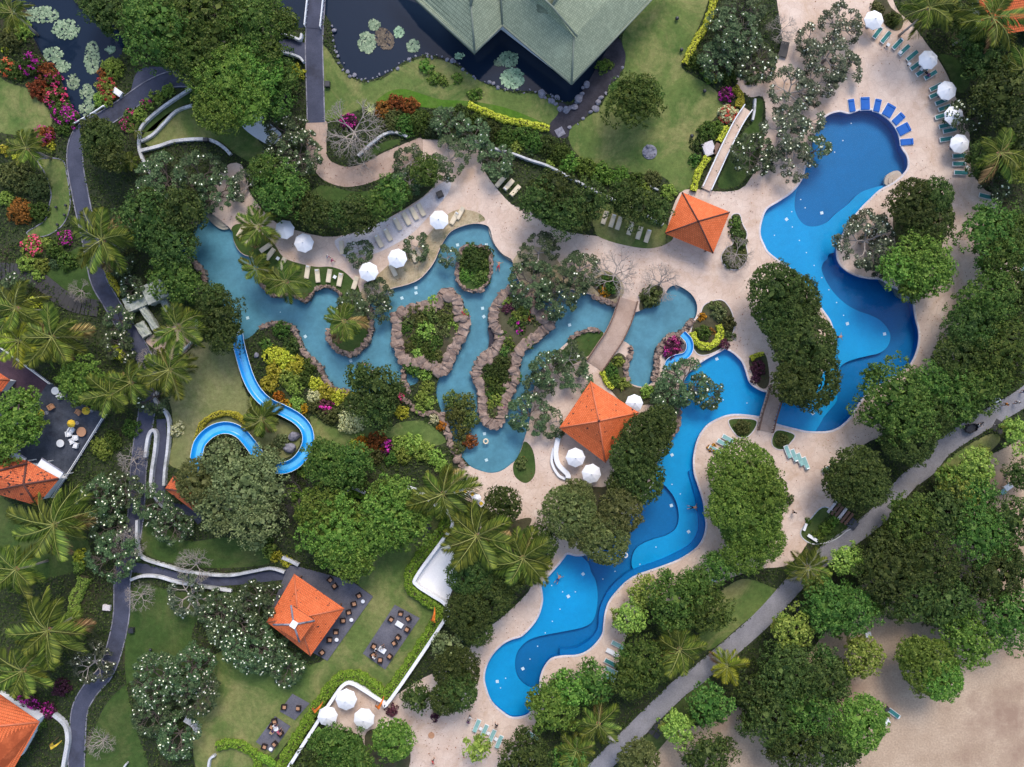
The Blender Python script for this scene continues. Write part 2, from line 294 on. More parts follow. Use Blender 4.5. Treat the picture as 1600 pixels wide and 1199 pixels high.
POND_L = S([(20,-15),(20,20),(35,40),(52,60),(62,80),(70,92),(85,110),(97,130),(103,150),(110,172),(120,188),(135,182),(148,170),(152,150),(155,120),(165,100),(185,92),(194,72),(187,50),(165,30),(130,15),(115,0),(100,-15)])
STREAM = S([(960,62),(975,78),(977,95),(970,115),(955,133),(943,152),(932,170),(910,186),(892,200),(886,216),(864,212),(858,196),(872,178),(874,160),(890,165),(905,150),(915,135)])
WATERS = [POOL, LAGOON, POND_TOP, POND_W, POND_L]
DECK = S([(332,325),(328,305),(350,262),(378,258),(390,300),(427,345),(470,362),(525,370),(600,345),(680,290),(645,262),(640,222),(700,220),(745,228),(755,262),(770,287),(800,320),(825,327),(862,355),(900,365),(937,370),(962,379),(995,386),(1020,387),(1040,380),(1045,345),(1062,302),(1090,296),(1130,300),(1165,290),(1188,240),(1196,190),(1192,152),(1170,152),(1150,130),(1160,110),(1190,112),(1208,100),(1222,60),(1225,-30),(1385,-30),(1395,0),(1405,20),(1425,38),(1450,72),(1467,95),(1482,122),(1492,150),(1504,175),(1515,212),(1514,230),(1517,260),(1525,280),(1540,298),(1562,308),(1560,322),(1545,345),(1530,380),(1560,410),(1620,380),(1620,440),(1560,450),(1520,470),(1500,510),(1500,560),(1480,610),(1440,640),(1380,680),(1350,695),(1315,735),(1300,790),(1262,848),(1248,868),(1225,885),(1180,890),(1130,908),(1080,935),(1010,945),(980,990),(965,1040),(940,1065),(880,1085),(845,1115),(830,1150),(815,1215),(600,1215),(565,1150),(510,1135),(515,1105),(543,1066),(557,1066),(575,1078),(600,1095),(660,1060),(720,1030),(750,990),(790,960),(835,905),(800,840),(762,797),(730,782),(708,762),(700,745),(727,728),(760,725),(722,650),(715,600),(660,530),(600,530),(490,510),(400,480),(340,400),(332,345)], 3)
CURVE_PATH = S([(480,190),(479,225),(482,245),(492,267),(507,282),(530,291),(550,292),(575,287),(600,277),(625,265),(655,262),(660,218),(640,222),(620,230),(595,241),(570,255),(545,261),(522,255),(512,245),(510,225),(510,190)])
TERRACE = S([(525,374),(560,362),(600,345),(650,318),(690,286),(705,285),(700,302),(682,325),(665,344),(640,368),(600,391),(565,402),(540,402),(528,390)])
DRYBED = S([(566,452),(590,430),(615,408),(640,395),(665,372),(690,343),(715,328),(745,332),(758,344),(740,349),(722,353),(705,361),(695,374),(686,389),(679,406),(669,421),(654,436),(636,444),(616,449),(599,454),(584,462),(577,478),(566,470)])
DRYBED2 = S([(802,407),(825,385),(860,395),(885,425),(905,432),(935,422),(965,432),(975,455),(962,474),(945,468),(920,458),(890,451),(850,456),(830,460),(815,443),(805,425)])
SIDE_PLAZA = S([(228,532),(255,515),(285,498),(308,500),(306,532),(275,562),(252,552)])
SAND = S([(1720,690),(1560,705),(1540,740),(1500,760),(1480,800),(1420,850),(1390,890),(1330,925),(1295,980),(1230,1060),(1170,1095),(1110,1130),(1050,1142),(1020,1180),(1000,1260),(1720,1260)])
ROAD = band([(1640,590),(1605,616),(1585,630),(1520,668),(1473,700),(1450,728),(1416,755),(1378,800),(1335,835),(1290,866),(1245,908),(1200,958),(1163,993),(1090,1055),(1057,1079),(974,1161),(920,1215)], 27)
PATH_A = band([(310,124),(270,124),(235,138),(200,162),(165,185),(132,204),(119,228),(118,260),(125,300),(131,330),(140,370),(146,400),(155,440),(172,470),(190,500),(210,530),(226,560),(234,590),(230,640),(222,690),(216,740),(213,800),(205,850),(192,900),(190,960),(180,1010),(165,1050),(140,1080),(125,1110),(121,1160),(119,1215)], 25)
PATH_PLAZA = S([(205,165),(215,112),(260,105),(320,115),(320,135),(262,140),(235,160)])
PATH_B = band([(496,-20),(491,60),(492,120),(494,192)], 27); PATH_B2 = S([(440,62),(480,70),(480,95),(440,82)])
PATH_C = band([(200,885),(240,892),(280,903),(330,908),(380,905),(450,897)], 16); PATH_D = band([(252,655),(253,700),(250,740),(252,775),(262,790),(300,800),(315,815)], 15)
LAWNS = [
 ('lawn', S([(500,68),(515,82),(530,105),(550,122),(570,129),(600,122),(620,107),(640,97),(662,91),(690,94),(710,102),(732,115),(760,132),(800,145),(837,147),(868,160),(875,172),(860,194),(820,190),(770,176),(730,164),(695,169),(662,164),(590,162),(555,174),(507,188),(506,140),(500,100)])),
 ('lawn', S([(1030,-30),(1015,0),(975,50),(975,82),(977,95),(972,115),(955,135),(945,155),(935,170),(912,187),(892,200),(888,215),(900,240),(925,254),(960,264),(1000,272),(1035,276),(1060,300),(1080,290),(1092,262),(1084,225),(1095,207),(1125,175),(1128,155),(1110,135),(1072,112),(1065,100),(1075,75),(1092,42),(1107,0),(1110,-30)])),
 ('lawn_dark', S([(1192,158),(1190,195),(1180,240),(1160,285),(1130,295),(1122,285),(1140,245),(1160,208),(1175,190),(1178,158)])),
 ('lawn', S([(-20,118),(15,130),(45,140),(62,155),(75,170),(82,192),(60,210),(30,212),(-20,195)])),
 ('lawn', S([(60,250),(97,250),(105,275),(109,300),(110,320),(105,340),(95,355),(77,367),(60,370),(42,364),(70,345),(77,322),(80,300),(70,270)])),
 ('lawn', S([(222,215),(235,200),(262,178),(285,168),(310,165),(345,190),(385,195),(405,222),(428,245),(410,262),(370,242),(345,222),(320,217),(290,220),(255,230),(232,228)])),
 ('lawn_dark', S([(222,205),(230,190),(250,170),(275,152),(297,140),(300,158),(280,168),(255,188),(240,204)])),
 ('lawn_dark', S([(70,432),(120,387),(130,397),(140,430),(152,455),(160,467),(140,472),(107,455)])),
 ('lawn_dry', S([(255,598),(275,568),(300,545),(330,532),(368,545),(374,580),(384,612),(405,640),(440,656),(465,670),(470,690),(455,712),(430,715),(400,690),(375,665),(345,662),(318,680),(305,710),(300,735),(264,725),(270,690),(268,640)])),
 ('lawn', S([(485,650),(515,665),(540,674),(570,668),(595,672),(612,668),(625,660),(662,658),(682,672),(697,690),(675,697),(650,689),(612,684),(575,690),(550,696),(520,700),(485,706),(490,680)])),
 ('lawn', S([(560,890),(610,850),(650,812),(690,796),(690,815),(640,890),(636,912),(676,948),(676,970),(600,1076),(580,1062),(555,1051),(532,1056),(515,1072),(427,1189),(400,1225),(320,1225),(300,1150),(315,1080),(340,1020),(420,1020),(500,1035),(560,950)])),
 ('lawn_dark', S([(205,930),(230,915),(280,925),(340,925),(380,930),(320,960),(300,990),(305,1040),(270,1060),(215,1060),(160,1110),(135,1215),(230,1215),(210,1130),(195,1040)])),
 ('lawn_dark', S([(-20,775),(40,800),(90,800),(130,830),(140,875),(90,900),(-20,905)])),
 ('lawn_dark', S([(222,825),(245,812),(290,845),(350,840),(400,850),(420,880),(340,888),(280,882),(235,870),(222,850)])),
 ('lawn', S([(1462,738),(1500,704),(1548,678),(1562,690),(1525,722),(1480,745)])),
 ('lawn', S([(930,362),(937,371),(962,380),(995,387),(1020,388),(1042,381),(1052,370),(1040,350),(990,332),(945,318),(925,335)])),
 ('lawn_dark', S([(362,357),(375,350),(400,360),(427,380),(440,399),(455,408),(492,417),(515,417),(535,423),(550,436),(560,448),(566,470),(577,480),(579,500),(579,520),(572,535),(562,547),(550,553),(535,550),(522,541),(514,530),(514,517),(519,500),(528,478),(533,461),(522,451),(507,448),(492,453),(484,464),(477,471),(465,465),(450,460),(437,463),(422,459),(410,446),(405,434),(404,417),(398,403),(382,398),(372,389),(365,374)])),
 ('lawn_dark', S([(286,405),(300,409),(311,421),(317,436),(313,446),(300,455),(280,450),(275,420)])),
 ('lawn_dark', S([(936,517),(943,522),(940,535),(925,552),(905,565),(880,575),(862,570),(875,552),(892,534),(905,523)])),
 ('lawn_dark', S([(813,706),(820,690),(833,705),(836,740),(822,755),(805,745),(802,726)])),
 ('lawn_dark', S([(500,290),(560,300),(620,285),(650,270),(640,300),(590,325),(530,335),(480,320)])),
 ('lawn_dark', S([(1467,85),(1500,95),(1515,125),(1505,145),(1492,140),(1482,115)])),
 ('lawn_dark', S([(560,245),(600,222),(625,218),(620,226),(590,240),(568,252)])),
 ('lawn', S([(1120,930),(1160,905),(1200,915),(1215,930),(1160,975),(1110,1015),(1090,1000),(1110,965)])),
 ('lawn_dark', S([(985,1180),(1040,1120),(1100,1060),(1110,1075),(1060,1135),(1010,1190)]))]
COVER = ('lawn_bright', S([(590,161),(600,148),(615,141),(635,140),(662,148),(690,156),(730,158),(770,164),(800,172),(840,188),(858,197),(820,194),(770,180),(730,166),(695,170),(640,166)]))
M['lawn_bright'] = grass('ground_cover_leaf', (.055, .14, .012), (.085, .17, .018), (.10, .16, .03))
BEDS = [S([(1362,8),(1378,-12),(1392,12),(1410,28),(1408,45),(1396,48),(1382,38),(1370,22)]), S([(1143,337),(1155,335),(1160,350),(1167,365),(1165,380),(1168,400),(1160,417),(1145,422),(1130,412),(1127,400),(1135,387),(1145,380),(1143,355)]),
 S([(1100,477),(1115,470),(1130,470),(1142,485),(1147,505),(1145,520),(1135,535),(1125,546),(1104,555),(1088,552),(1078,530),(1083,505),(1093,492)]), S([(1170,567),(1177,557),(1195,553),(1202,590),(1196,607),(1182,600)]),
 S([(1138,657),(1165,654),(1182,658),(1178,672),(1165,684),(1150,680)]), S([(1215,672),(1241,679),(1235,692),(1222,703),(1208,698),(1206,685)]),
 S([(925,445),(940,430),(958,430),(970,448),(962,466),(945,465)]), S([(1002,462),(1015,447),(1032,448),(1038,462),(1020,478),(1000,486)]), S([(942,590),(950,570),(965,552),(978,560),(976,578),(982,597),(1000,606),(1035,602),(1058,625),(1057,640),(1010,632),(985,640),(950,605)]),
 S([(1128,700),(1160,690),(1210,705),(1235,760),(1228,800),(1215,830),(1225,880),(1170,890),(1120,860),(1108,800),(1098,745)]), S([(1195,425),(1230,425),(1275,475),(1296,520),(1290,570),(1250,598),(1220,605),(1195,550),(1175,480)]),
 S([(960,800),(1000,770),(1022,735),(1036,700),(1056,665),(1040,645),(1000,650),(965,700),(950,760),(860,760),(850,800),(875,850),(900,860),(940,850)]), S([(760,830),(800,815),(830,810),(824,835),(835,880),(865,862),(845,900),(790,950),(740,960),(700,950),(718,890),(720,840)]),
 S([(585,1215),(570,1150),(600,1140),(640,1170),(630,1215)]), S([(1380,310),(1440,285),(1485,300),(1495,330),(1480,400),(1460,440),(1420,450),(1385,400)])]
PLANTER = S([(1290,792),(1327,822),(1322,830),(1300,845),(1272,850),(1255,842),(1251,830),(1265,812)])
SLATE3 = g([(452,883),(470,886),(550,908),(583,932),(512,1032),(455,1000),(420,960)])
SLABS = [g([(617,945),(656,966),(602,1046),(567,1021)]), g([(457,1084),(484,1099),(461,1125),(437,1111)]), g([(430,1119),(454,1135),(425,1176),(400,1159)])]
TERR_L = g([(-15,535),(25,556),(84,600),(125,630),(169,648),(88,776),(-15,770)]); MAROON = g([(-15,545),(25,560),(78,597),(46,645),(20,640),(-15,620)])
COURT = S([(690,845),(712,870),(718,884),(703,938),(676,925),(653,910),(656,896)]); PAVE_W = S([(378,196),(398,176),(420,192),(442,213),(428,226),(410,222)])

# ------------------------------------------------------------ ground sheets
big = [(-300, -260), (300, -260), (300, 260), (-300, 260)]
sheet('ground', big, 0.0, M['ground'], WATERS)
sheet('beach_sand', SAND + [], .008, M['sand'])
for k, p in LAWNS: sheet('lawn', p, .012 + .002 * random.Random(p[0][0]).random(), M[k], WATERS if k != 'x' else ())
sheet('ground_cover', COVER[1], .03, M['lawn_bright'])
sheet('pool_deck', DECK, .045, M['deck'], [POOL, LAGOON] + [LAWNS[i][1] for i in (15, 16, 17, 18, 19)])
sheet('curved_path', CURVE_PATH, .055, M['path_pink'])
sheet('side_plaza', SIDE_PLAZA, .05, M['path_pink'], [LAGOON])
sheet('lounger_terrace', TERRACE, .065, M['terrace_pale']); sheet('leaf_litter_bed', DRYBED, .07, M['drybed'], [LAGOON]); sheet('leaf_litter_bed', DRYBED2, .07, M['drybed'], [LAGOON])
sheet('road', ROAD, .075, M['road']); sheet('slate_path', PATH_A, .03, M['path_dark']); sheet('slate_plaza', PATH_PLAZA, .026, M['path_dark'], [POND_L]); sheet('slate_path', PATH_B, .07, M['path_dark']); sheet('slate_path', PATH_B2, .064, M['path_dark'])
sheet('slate_path', PATH_C, .036, M['path_dark']); sheet('ramp_path', PATH_D, .034, M['path_dark'])
def shrink(q, k):
    c = np.mean(q, axis=0); return [(c[0] + (x - c[0]) * k, c[1] + (y - c[1]) * k) for x, y in q]
for i_, b in enumerate(BEDS):
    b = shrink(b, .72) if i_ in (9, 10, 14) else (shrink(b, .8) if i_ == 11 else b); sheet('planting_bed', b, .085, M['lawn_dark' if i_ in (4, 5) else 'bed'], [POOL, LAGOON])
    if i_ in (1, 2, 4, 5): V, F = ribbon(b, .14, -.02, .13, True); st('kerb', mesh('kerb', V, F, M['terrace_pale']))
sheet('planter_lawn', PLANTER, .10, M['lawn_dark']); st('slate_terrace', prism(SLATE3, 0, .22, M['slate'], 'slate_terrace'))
for b in SLABS: st('slate_terrace', prism(b, 0, .12, M['slate'], 'slate_terrace'))
st('restaurant_terrace', prism(TERR_L, 0, .35, M['slate_dark'], 'restaurant_terrace')); sheet('maroon_floor', MAROON, .36, M['maroon'])
sheet('white_court', COURT, .06, M['white_court']); sheet('white_paving', PAVE_W, .05, M['white_court']); sheet('stream_bed', STREAM, .04, M['streambed'])
# edges of road and paths: low kerbs
def edge_kerb(outline, mat, name, w=.16, h=.10):
    n = len(outline) // 2
    for q in (outline[:n], outline[n:]):
        V, F = ribbon(q, w, -.02, h); st(name, mesh(name, V, F, mat))
edge_kerb(ROAD, M['road'], 'kerb', .2, .12); edge_kerb(PATH_A, M['rockgrey'], 'kerb'); edge_kerb(PATH_B, M['rockgrey'], 'kerb')
for i in (4,):
    V, F = ribbon(LAWNS[i][1], .14, -.02, .1, True); st('kerb', mesh('kerb', V, F, M['rockgrey']))
V, F = ribbon(PLANTER, .16, -.02, .13, True); st('kerb', mesh('kerb', V, F, M['white']))

# ------------------------------------------------------------ main pool, lagoon, ponds
WZ = -.10
def anyd(m): return m[1] | m[2] | m[3]
pf = st('pool_floor', region(lambda m: m[0] & ~anyd(m), [POOL, DEEP1, DEEP2, DEEP3], -1.0, 'pool_floor', M['pool_light']))
df = st('pool_deep_floor', region(lambda m: m[0] & anyd(m), [POOL, DEEP1, DEEP2, DEEP3], -1.7, 'pool_deep_floor', M['pool_deep']))
st('pool_wall', wall_mesh(POOL, -1.75, .05, M['pool_bench'], 'pool_wall'))
pm = np.array(POOL)
for d in (DEEP1, DEEP2, DEEP3):
    ins = inside(POOL, np.array(d)); run = []
    segs = []
    for p, k in zip(d + d[:1], list(ins) + [ins[0]]):
        if k: run.append(p)
        elif run: segs.append(run); run = []
    if run: segs.append(run)
    for s_ in segs:
        if len(s_) > 2: st('pool_step_wall', wall_mesh(s_, -1.72, -1.0, M['pool_deep'], 'pool_step_wall', False))
st('pool_water', region(lambda m: m[0], [POOL], WZ, 'pool_water', M['water']))
V, F = ribbon(POOL, .30, -.15, .09, True, round_=.03); st('pool_coping', mesh('pool_coping', V, F, M['terrace_pale']))
bench = smooth(g([(1086,735),(1092,757),(1099,787),(1103,822),(1099,840),(1090,855),(1076,866),(1040,884),(1000,898),(980,909),(960,929),(947,956),(944,985),(932,1005),(905,1023),(875,1026)]), 5, False)
V, F = ribbon(bench, 1.9, -1.6, -.55); st('pool_bench', mesh('pool_bench', V, F, M['pool_bench']))
st('lagoon_floor', region(lambda m: m[0], [LAGOON], -.85, 'lagoon_floor', M['lagoon'])); st('lagoon_wall', wall_mesh(LAGOON, -.9, .05, M['lagoon_wall'], 'lagoon_wall'))
st('lagoon_water', region(lambda m: m[0], [LAGOON], WZ, 'lagoon_water', M['lagoon_water']))
for p in (POND_TOP, POND_W, POND_L):
    st('pond_water', region(lambda m: m[0], [p], -.25, 'pond_water', M['pond'])); st('pond_bank', wall_mesh(p, -.3, .02, M['streambed'], 'pond_bank'))
def tread(pts, cx, cy, k, z, z0, mat, name='pool_step', n=5):
    q = [(cx + (x - cx) * k, cy + (y - cy) * k) for x, y in pts]; st(name, prism(S(q, n), z0, z, mat, name))
# curved entry steps: treads of falling height
for i, k in enumerate((1.0, .78, .56)):
    tread([(328,330),(345,345),(362,362),(358,357),(345,358),(330,348),(322,336)], 352, 338, k, -.42 + .15 * i, -.85, M['deck'])
    tread([(763,356),(771,380),(785,398),(802,409),(800,395),(786,368),(775,356)], 806, 372, .86 + .07 * (2 - i), -.45 + .16 * i, -.85, M['deck'])
    tread([(1376,434),(1385,449),(1397,452),(1404,463),(1416,468),(1430,470),(1432,455),(1400,436)], 1420, 440, .75 + .12 * (2 - i), -.50 + .17 * i, -1.0, M['mossy'])
    tread([(1385,287),(1386,275),(1396,267),(1407,266),(1412,276),(1400,288)], 1410, 284, .55 + .22 * (2 - i), -.5 + .18 * i, -1.0, M['deck'])
# ------------------------------------------------------------ foliage templates
RS = np.random.default_rng(7); RN = random.Random(11)
def unit(v): return v / np.maximum(1e-6, np.linalg.norm(v, axis=-1, keepdims=True))
def leaves(c, nrm, length, width, spin=None):
    """rhombic leaf quads at c facing nrm: (n*4,3)"""
    n = len(c); a = unit(np.cross(nrm, unit(RS.normal(size=(n, 3))))); b = np.cross(nrm, a)
    L = length * RS.uniform(.7, 1.3, (n, 1)); Wd = width * RS.uniform(.8, 1.2, (n, 1))
    return np.stack([c - a * L * .5, c + b * Wd * .5 + a * L * .05, c + a * L * .5, c - b * Wd * .5 + a * L * .05], 1).reshape(-1, 3)
def crown_pts(r, cr, per, squash, gap, low=-.25, rj=.74, la=1.0):
    N = max(8, int(2.7 * r * r / (cr * cr))); i = np.arange(N) + .5; z = 1 - (1 - low) * i / N; th = i * 2.399963 + RS.uniform(0, 6)
    d = np.stack([np.sqrt(np.maximum(0, 1 - z * z)) * np.cos(th), np.sqrt(np.maximum(0, 1 - z * z)) * np.sin(th), z], 1); d = unit(d + RS.normal(scale=.12, size=d.shape))
    ph = RS.uniform(0, 6, 6); az = np.arctan2(d[:, 1], d[:, 0])
    lump = 1 + la * (.07 * np.sin(3 * az + ph[0]) + .06 * np.sin(5 * az + ph[1] + 3 * d[:, 2]) + .06 * np.sin(9 * d[:, 0] + ph[2]) * np.sin(8 * d[:, 1] + ph[3]))
    c = d * (r * lump * RS.uniform(rj, 1.0, N))[:, None]; keep = RS.random(N) > gap; c, d = c[keep], d[keep]; N = len(c)
    k = RS.normal(size=(N, per, 3)); k = unit(unit(k) + d[:, None] * .7 + np.array([0, 0, .35])); s = cr * RS.uniform(.75, 1.25, (N, 1, 1))
    p = c[:, None] + k * s * RS.uniform(.55, 1.05, (N, per, 1)); nr = unit(k * .7 + RS.normal(scale=.45, size=k.shape) + np.array([0, 0, .35]))
    p = p.reshape(-1, 3); nr = nr.reshape(-1, 3); p[:, 2] *= squash; return p, nr
def crown_mesh(name, r, leaf, cr, per, squash, gap, fill, rj, la, mat):
    p, nr = crown_pts(r, cr, per, squash, gap, -.25, rj, la); V = leaves(p, nr, leaf, leaf * .62)
    if fill:
        n = int(fill * r * r); d = unit(RS.normal(size=(n, 3)) + np.array([0, 0, .6])); q = d * (r * RS.uniform(.3, .78, n))[:, None]; q[:, 2] *= squash
        V = np.concatenate([V, leaves(q, unit(d + RS.normal(scale=.3, size=d.shape)), 1.1, .8)])
    n = int((80 if rj > .8 else 20) * r * r); a = RS.uniform(0, 6.283, n); q = np.sqrt(RS.uniform(.2, 1, n)) * r * (.98 if rj > .8 else .84); wv = 1 + la * .07 * np.sin(3 * a + RS.uniform(0, 6))
    c = np.column_stack([q * np.cos(a) * wv, q * np.sin(a) * wv, r * squash * (np.sqrt(np.maximum(0, 1.02 - (q / r) ** 2)) * .62 - RS.uniform(0, .18, n))])
    V = np.concatenate([V, leaves(c, unit(RS.normal(scale=.35, size=(n, 3)) + np.array([0, 0, 1])), .42, .34)])
    return quads(name, V, mat)
LM = {
 'dark': leafmat('dark_green_leaf', (.016, .032, .009), (.038, .062, .016), (.085, .115, .034)),
 'mid': leafmat('mid_green_leaf', (.022, .050, .010), (.052, .100, .020), (.115, .165, .042)),
 'bright': leafmat('bright_green_leaf', (.034, .072, .012), (.084, .152, .026), (.168, .24, .055)),
 'olive': leafmat('olive_leaf', (.045, .060, .024), (.10, .125, .055), (.20, .225, .115)),
 'brown': leafmat('brown_green_leaf', (.035, .045, .014), (.075, .090, .030), (.14, .15, .062)),
 'lime': leafmat('lime_leaf', (.075, .125, .022), (.165, .235, .045), (.29, .36, .095)),
 'frangi': leafmat('frangipani_leaf', (.022, .040, .020), (.045, .075, .034), (.10, .135, .070)),
 'frangigrey': leafmat('pale_frangipani_leaf', (.025, .036, .024), (.055, .07, .046), (.12, .135, .095)),
 'yellow': leafmat('yellow_green_leaf', (.17, .19, .015), (.36, .37, .035), (.56, .55, .10)),
 'red': leafmat('red_leaf', (.06, .03, .01), (.17, .055, .018), (.30, .10, .03)),
 'orange': leafmat('orange_leaf', (.12, .07, .008), (.34, .16, .012), (.62, .32, .03)),
 'cream': leafmat('cream_leaf', (.25, .28, .13), (.50, .51, .31), (.72, .71, .50)),
 'purple': leafmat('purple_leaf', (.03, .012, .018), (.075, .025, .045), (.14, .05, .09)),
 'reed': leafmat('reed_leaf', (.03, .045, .010), (.075, .095, .025), (.16, .18, .06)),
 'palm': leafmat('palm_leaf', (.028, .046, .009), (.075, .105, .018), (.175, .20, .04), .15), 'palmlime': leafmat('lime_palm_leaf', (.07, .10, .012), (.16, .20, .022), (.32, .34, .045), .15),
 'grasscover': leafmat('undergrowth_leaf', (.014, .028, .007), (.034, .055, .014), (.075, .10, .028)),
 'hedge': leafmat('hedge_leaf', (.06, .12, .012), (.12, .20, .022), (.22, .31, .05)), 'magenta': leafmat('magenta_blossom', (.22, .01, .16), (.42, .02, .34), (.62, .07, .50)), 'pink': leafmat('pink_blossom', (.35, .02, .10), (.55, .05, .22), (.70, .15, .35)), 'blossomred': leafmat('red_blossom', (.30, .03, .02), (.50, .08, .05), (.60, .18, .12)),
 'flower': leafmat('white_blossom', (.70, .68, .55), (.80, .78, .68), (.84, .83, .78), .1)}
rachis = plain('frond_rib', (.24, .25, .055), .6)
# squash, leaf, clump, per, gap, inner fill
KIND = {'dark': (.62, .31, .60, 20, .07, 9, .66, 1.7), 'mid': (.62, .34, .62, 20, .09, 8, .64, 1.8), 'bright': (.60, .37, .62, 20, .08, 8, .66, 1.6), 'olive': (.62, .32, .72, 17, .20, 6, .66, 1.6), 'brown': (.52, .25, .44, 17, .02, 10, .86, .8), 'lime': (.58, .36, .58, 18, .14, 6, .66, 1.6), 'sdark': (.52, .26, .46, 17, .02, 10, .85, .8), 'sbright': (.54, .30, .50, 17, .03, 10, .82, .9)}
LM['sdark'] = LM['dark']; LM['sbright'] = LM['bright']
CROWN = {}
def crown_tpl(kind, r):
    s = min((1.6, 2.8, 4.2, 5.6), key=lambda q: abs(q - r)); v = RN.randrange(3); k = (kind, s, v)
    if k not in CROWN: q = KIND[kind]; CROWN[k] = crown_mesh(kind + '_foliage', s, q[1], q[2], q[3], q[0], q[4], q[5], q[6], q[7], LM[kind])
    return CROWN[k], r / s
def limb(V, F, p, d, L, r, depth, tips, spread, k=5, droop=.0, seg=3, keep=.9):
    pts = [p]; rr = [r]
    for i in range(seg):
        d = (d + Vector((RN.gauss(0, .16), RN.gauss(0, .16), RN.gauss(0, .10) - droop))).normalized(); p = p + d * (L / seg); pts.append(p); rr.append(r * (1 - .35 * (i + 1) / seg))
    tube(pts, rr, k if depth > 1 else 4, V, F, depth == 0)
    if depth == 0: tips.append((p, d)); return
    n = 2 if depth < 2 else 3
    if RN.random() < .35: n += 1
    for i in range(n):
        if RN.random() > keep and depth < 3: continue
        ax = d.orthogonal().normalized(); ax.rotate(Matrix.Rotation(2 * math.pi * (i + RN.uniform(-.25, .25)) / n + depth, 3, d)); nd = (d + ax * spread * RN.uniform(.7, 1.25)).normalized(); nd.z = max(nd.z, -.05)
        limb(V, F, p, nd.normalized(), L * RN.uniform(.66, .85), r * .62, depth - 1, tips, spread, k, droop, seg, keep)
def trunk_mesh():
    V, F = [], []; tube([(0, 0, -.05), (.02, .01, .3), (-.015, .02, .62)], [.075, .055, .045], 8, V, F)
    for i in range(5):
        a = i * 1.26; tube([(0, 0, .48 + .02 * i), (.14 * math.cos(a), .14 * math.sin(a), .66), (.30 * math.cos(a), .30 * math.sin(a), .82)], [.032, .022, .010], 5, V, F)
    return mesh('trunk', V, F, M['bark'], True)
TRUNK = trunk_mesh()
TREEKIND = {'dark': 'dense dark green broadleaf tree', 'mid': 'mid green leafy broadleaf tree', 'bright': 'bright green broadleaf tree', 'olive': 'airy olive green tree', 'brown': 'fine-leaved brownish green tree', 'lime': 'pale lime green low tree', 'sdark': 'smooth-domed dark green tree', 'sbright': 'smooth-domed bright green tree'}
def tree(kind, lobes, h=None, look=None, place=None):
    cx = sum(l[0] for l in lobes) / len(lobes); cy = sum(l[1] for l in lobes) / len(lobes); rm = max(l[2] for l in lobes) / 10
    h = h or min(11, 3.4 + rm * 1.15); hk = (H - h * .6) / H
    root = empty('broadleaf_tree', P(cx, cy, h * .5)); root.location.z = 0; b = root.location
    ob('trunk', TRUNK, root, scale=(h * .8 * (rm / 5 + .35), h * .8 * (rm / 5 + .35), h * .85), rot=(0, 0, RN.uniform(0, 6)))
    for i, (x, y, r) in enumerate(lobes):
        r = r / 10 * hk * (1.03 if kind in ('sdark', 'brown', 'sbright') else 1.12); z = h - r * .62 - RN.uniform(0, .12) * h * (i > 0); me, s = crown_tpl(kind, r); p = P(x, y, z)
        ob('crown', me, root, (p.x - b.x, p.y - b.y, z), (RN.uniform(-.08, .08), RN.uniform(-.08, .08), RN.uniform(0, 6.28)), (s * RN.uniform(.96, 1.04), s * RN.uniform(.96, 1.04), s))
    if kind not in ('sdark', 'sbright', 'brown'):
        for x, y, r in lobes:                       # stray boughs that break the round outline
            for j in range(3):
                a = RN.uniform(0, 6.28); q = r * RN.uniform(.28, .48); X, Y = x + math.cos(a) * r * .85, y + math.sin(a) * r * .85; z = h * RN.uniform(.42, .68); me, s = crown_tpl(kind, q / 10); p = P(X, Y, z); ob('bough', me, root, (p.x - b.x, p.y - b.y, z), (RN.uniform(-.3, .3), RN.uniform(-.3, .3), RN.uniform(0, 6.28)), s)
    return reg(root, look or TREEKIND[kind], 'tree', cx, cy, place, 'broadleaf trees')
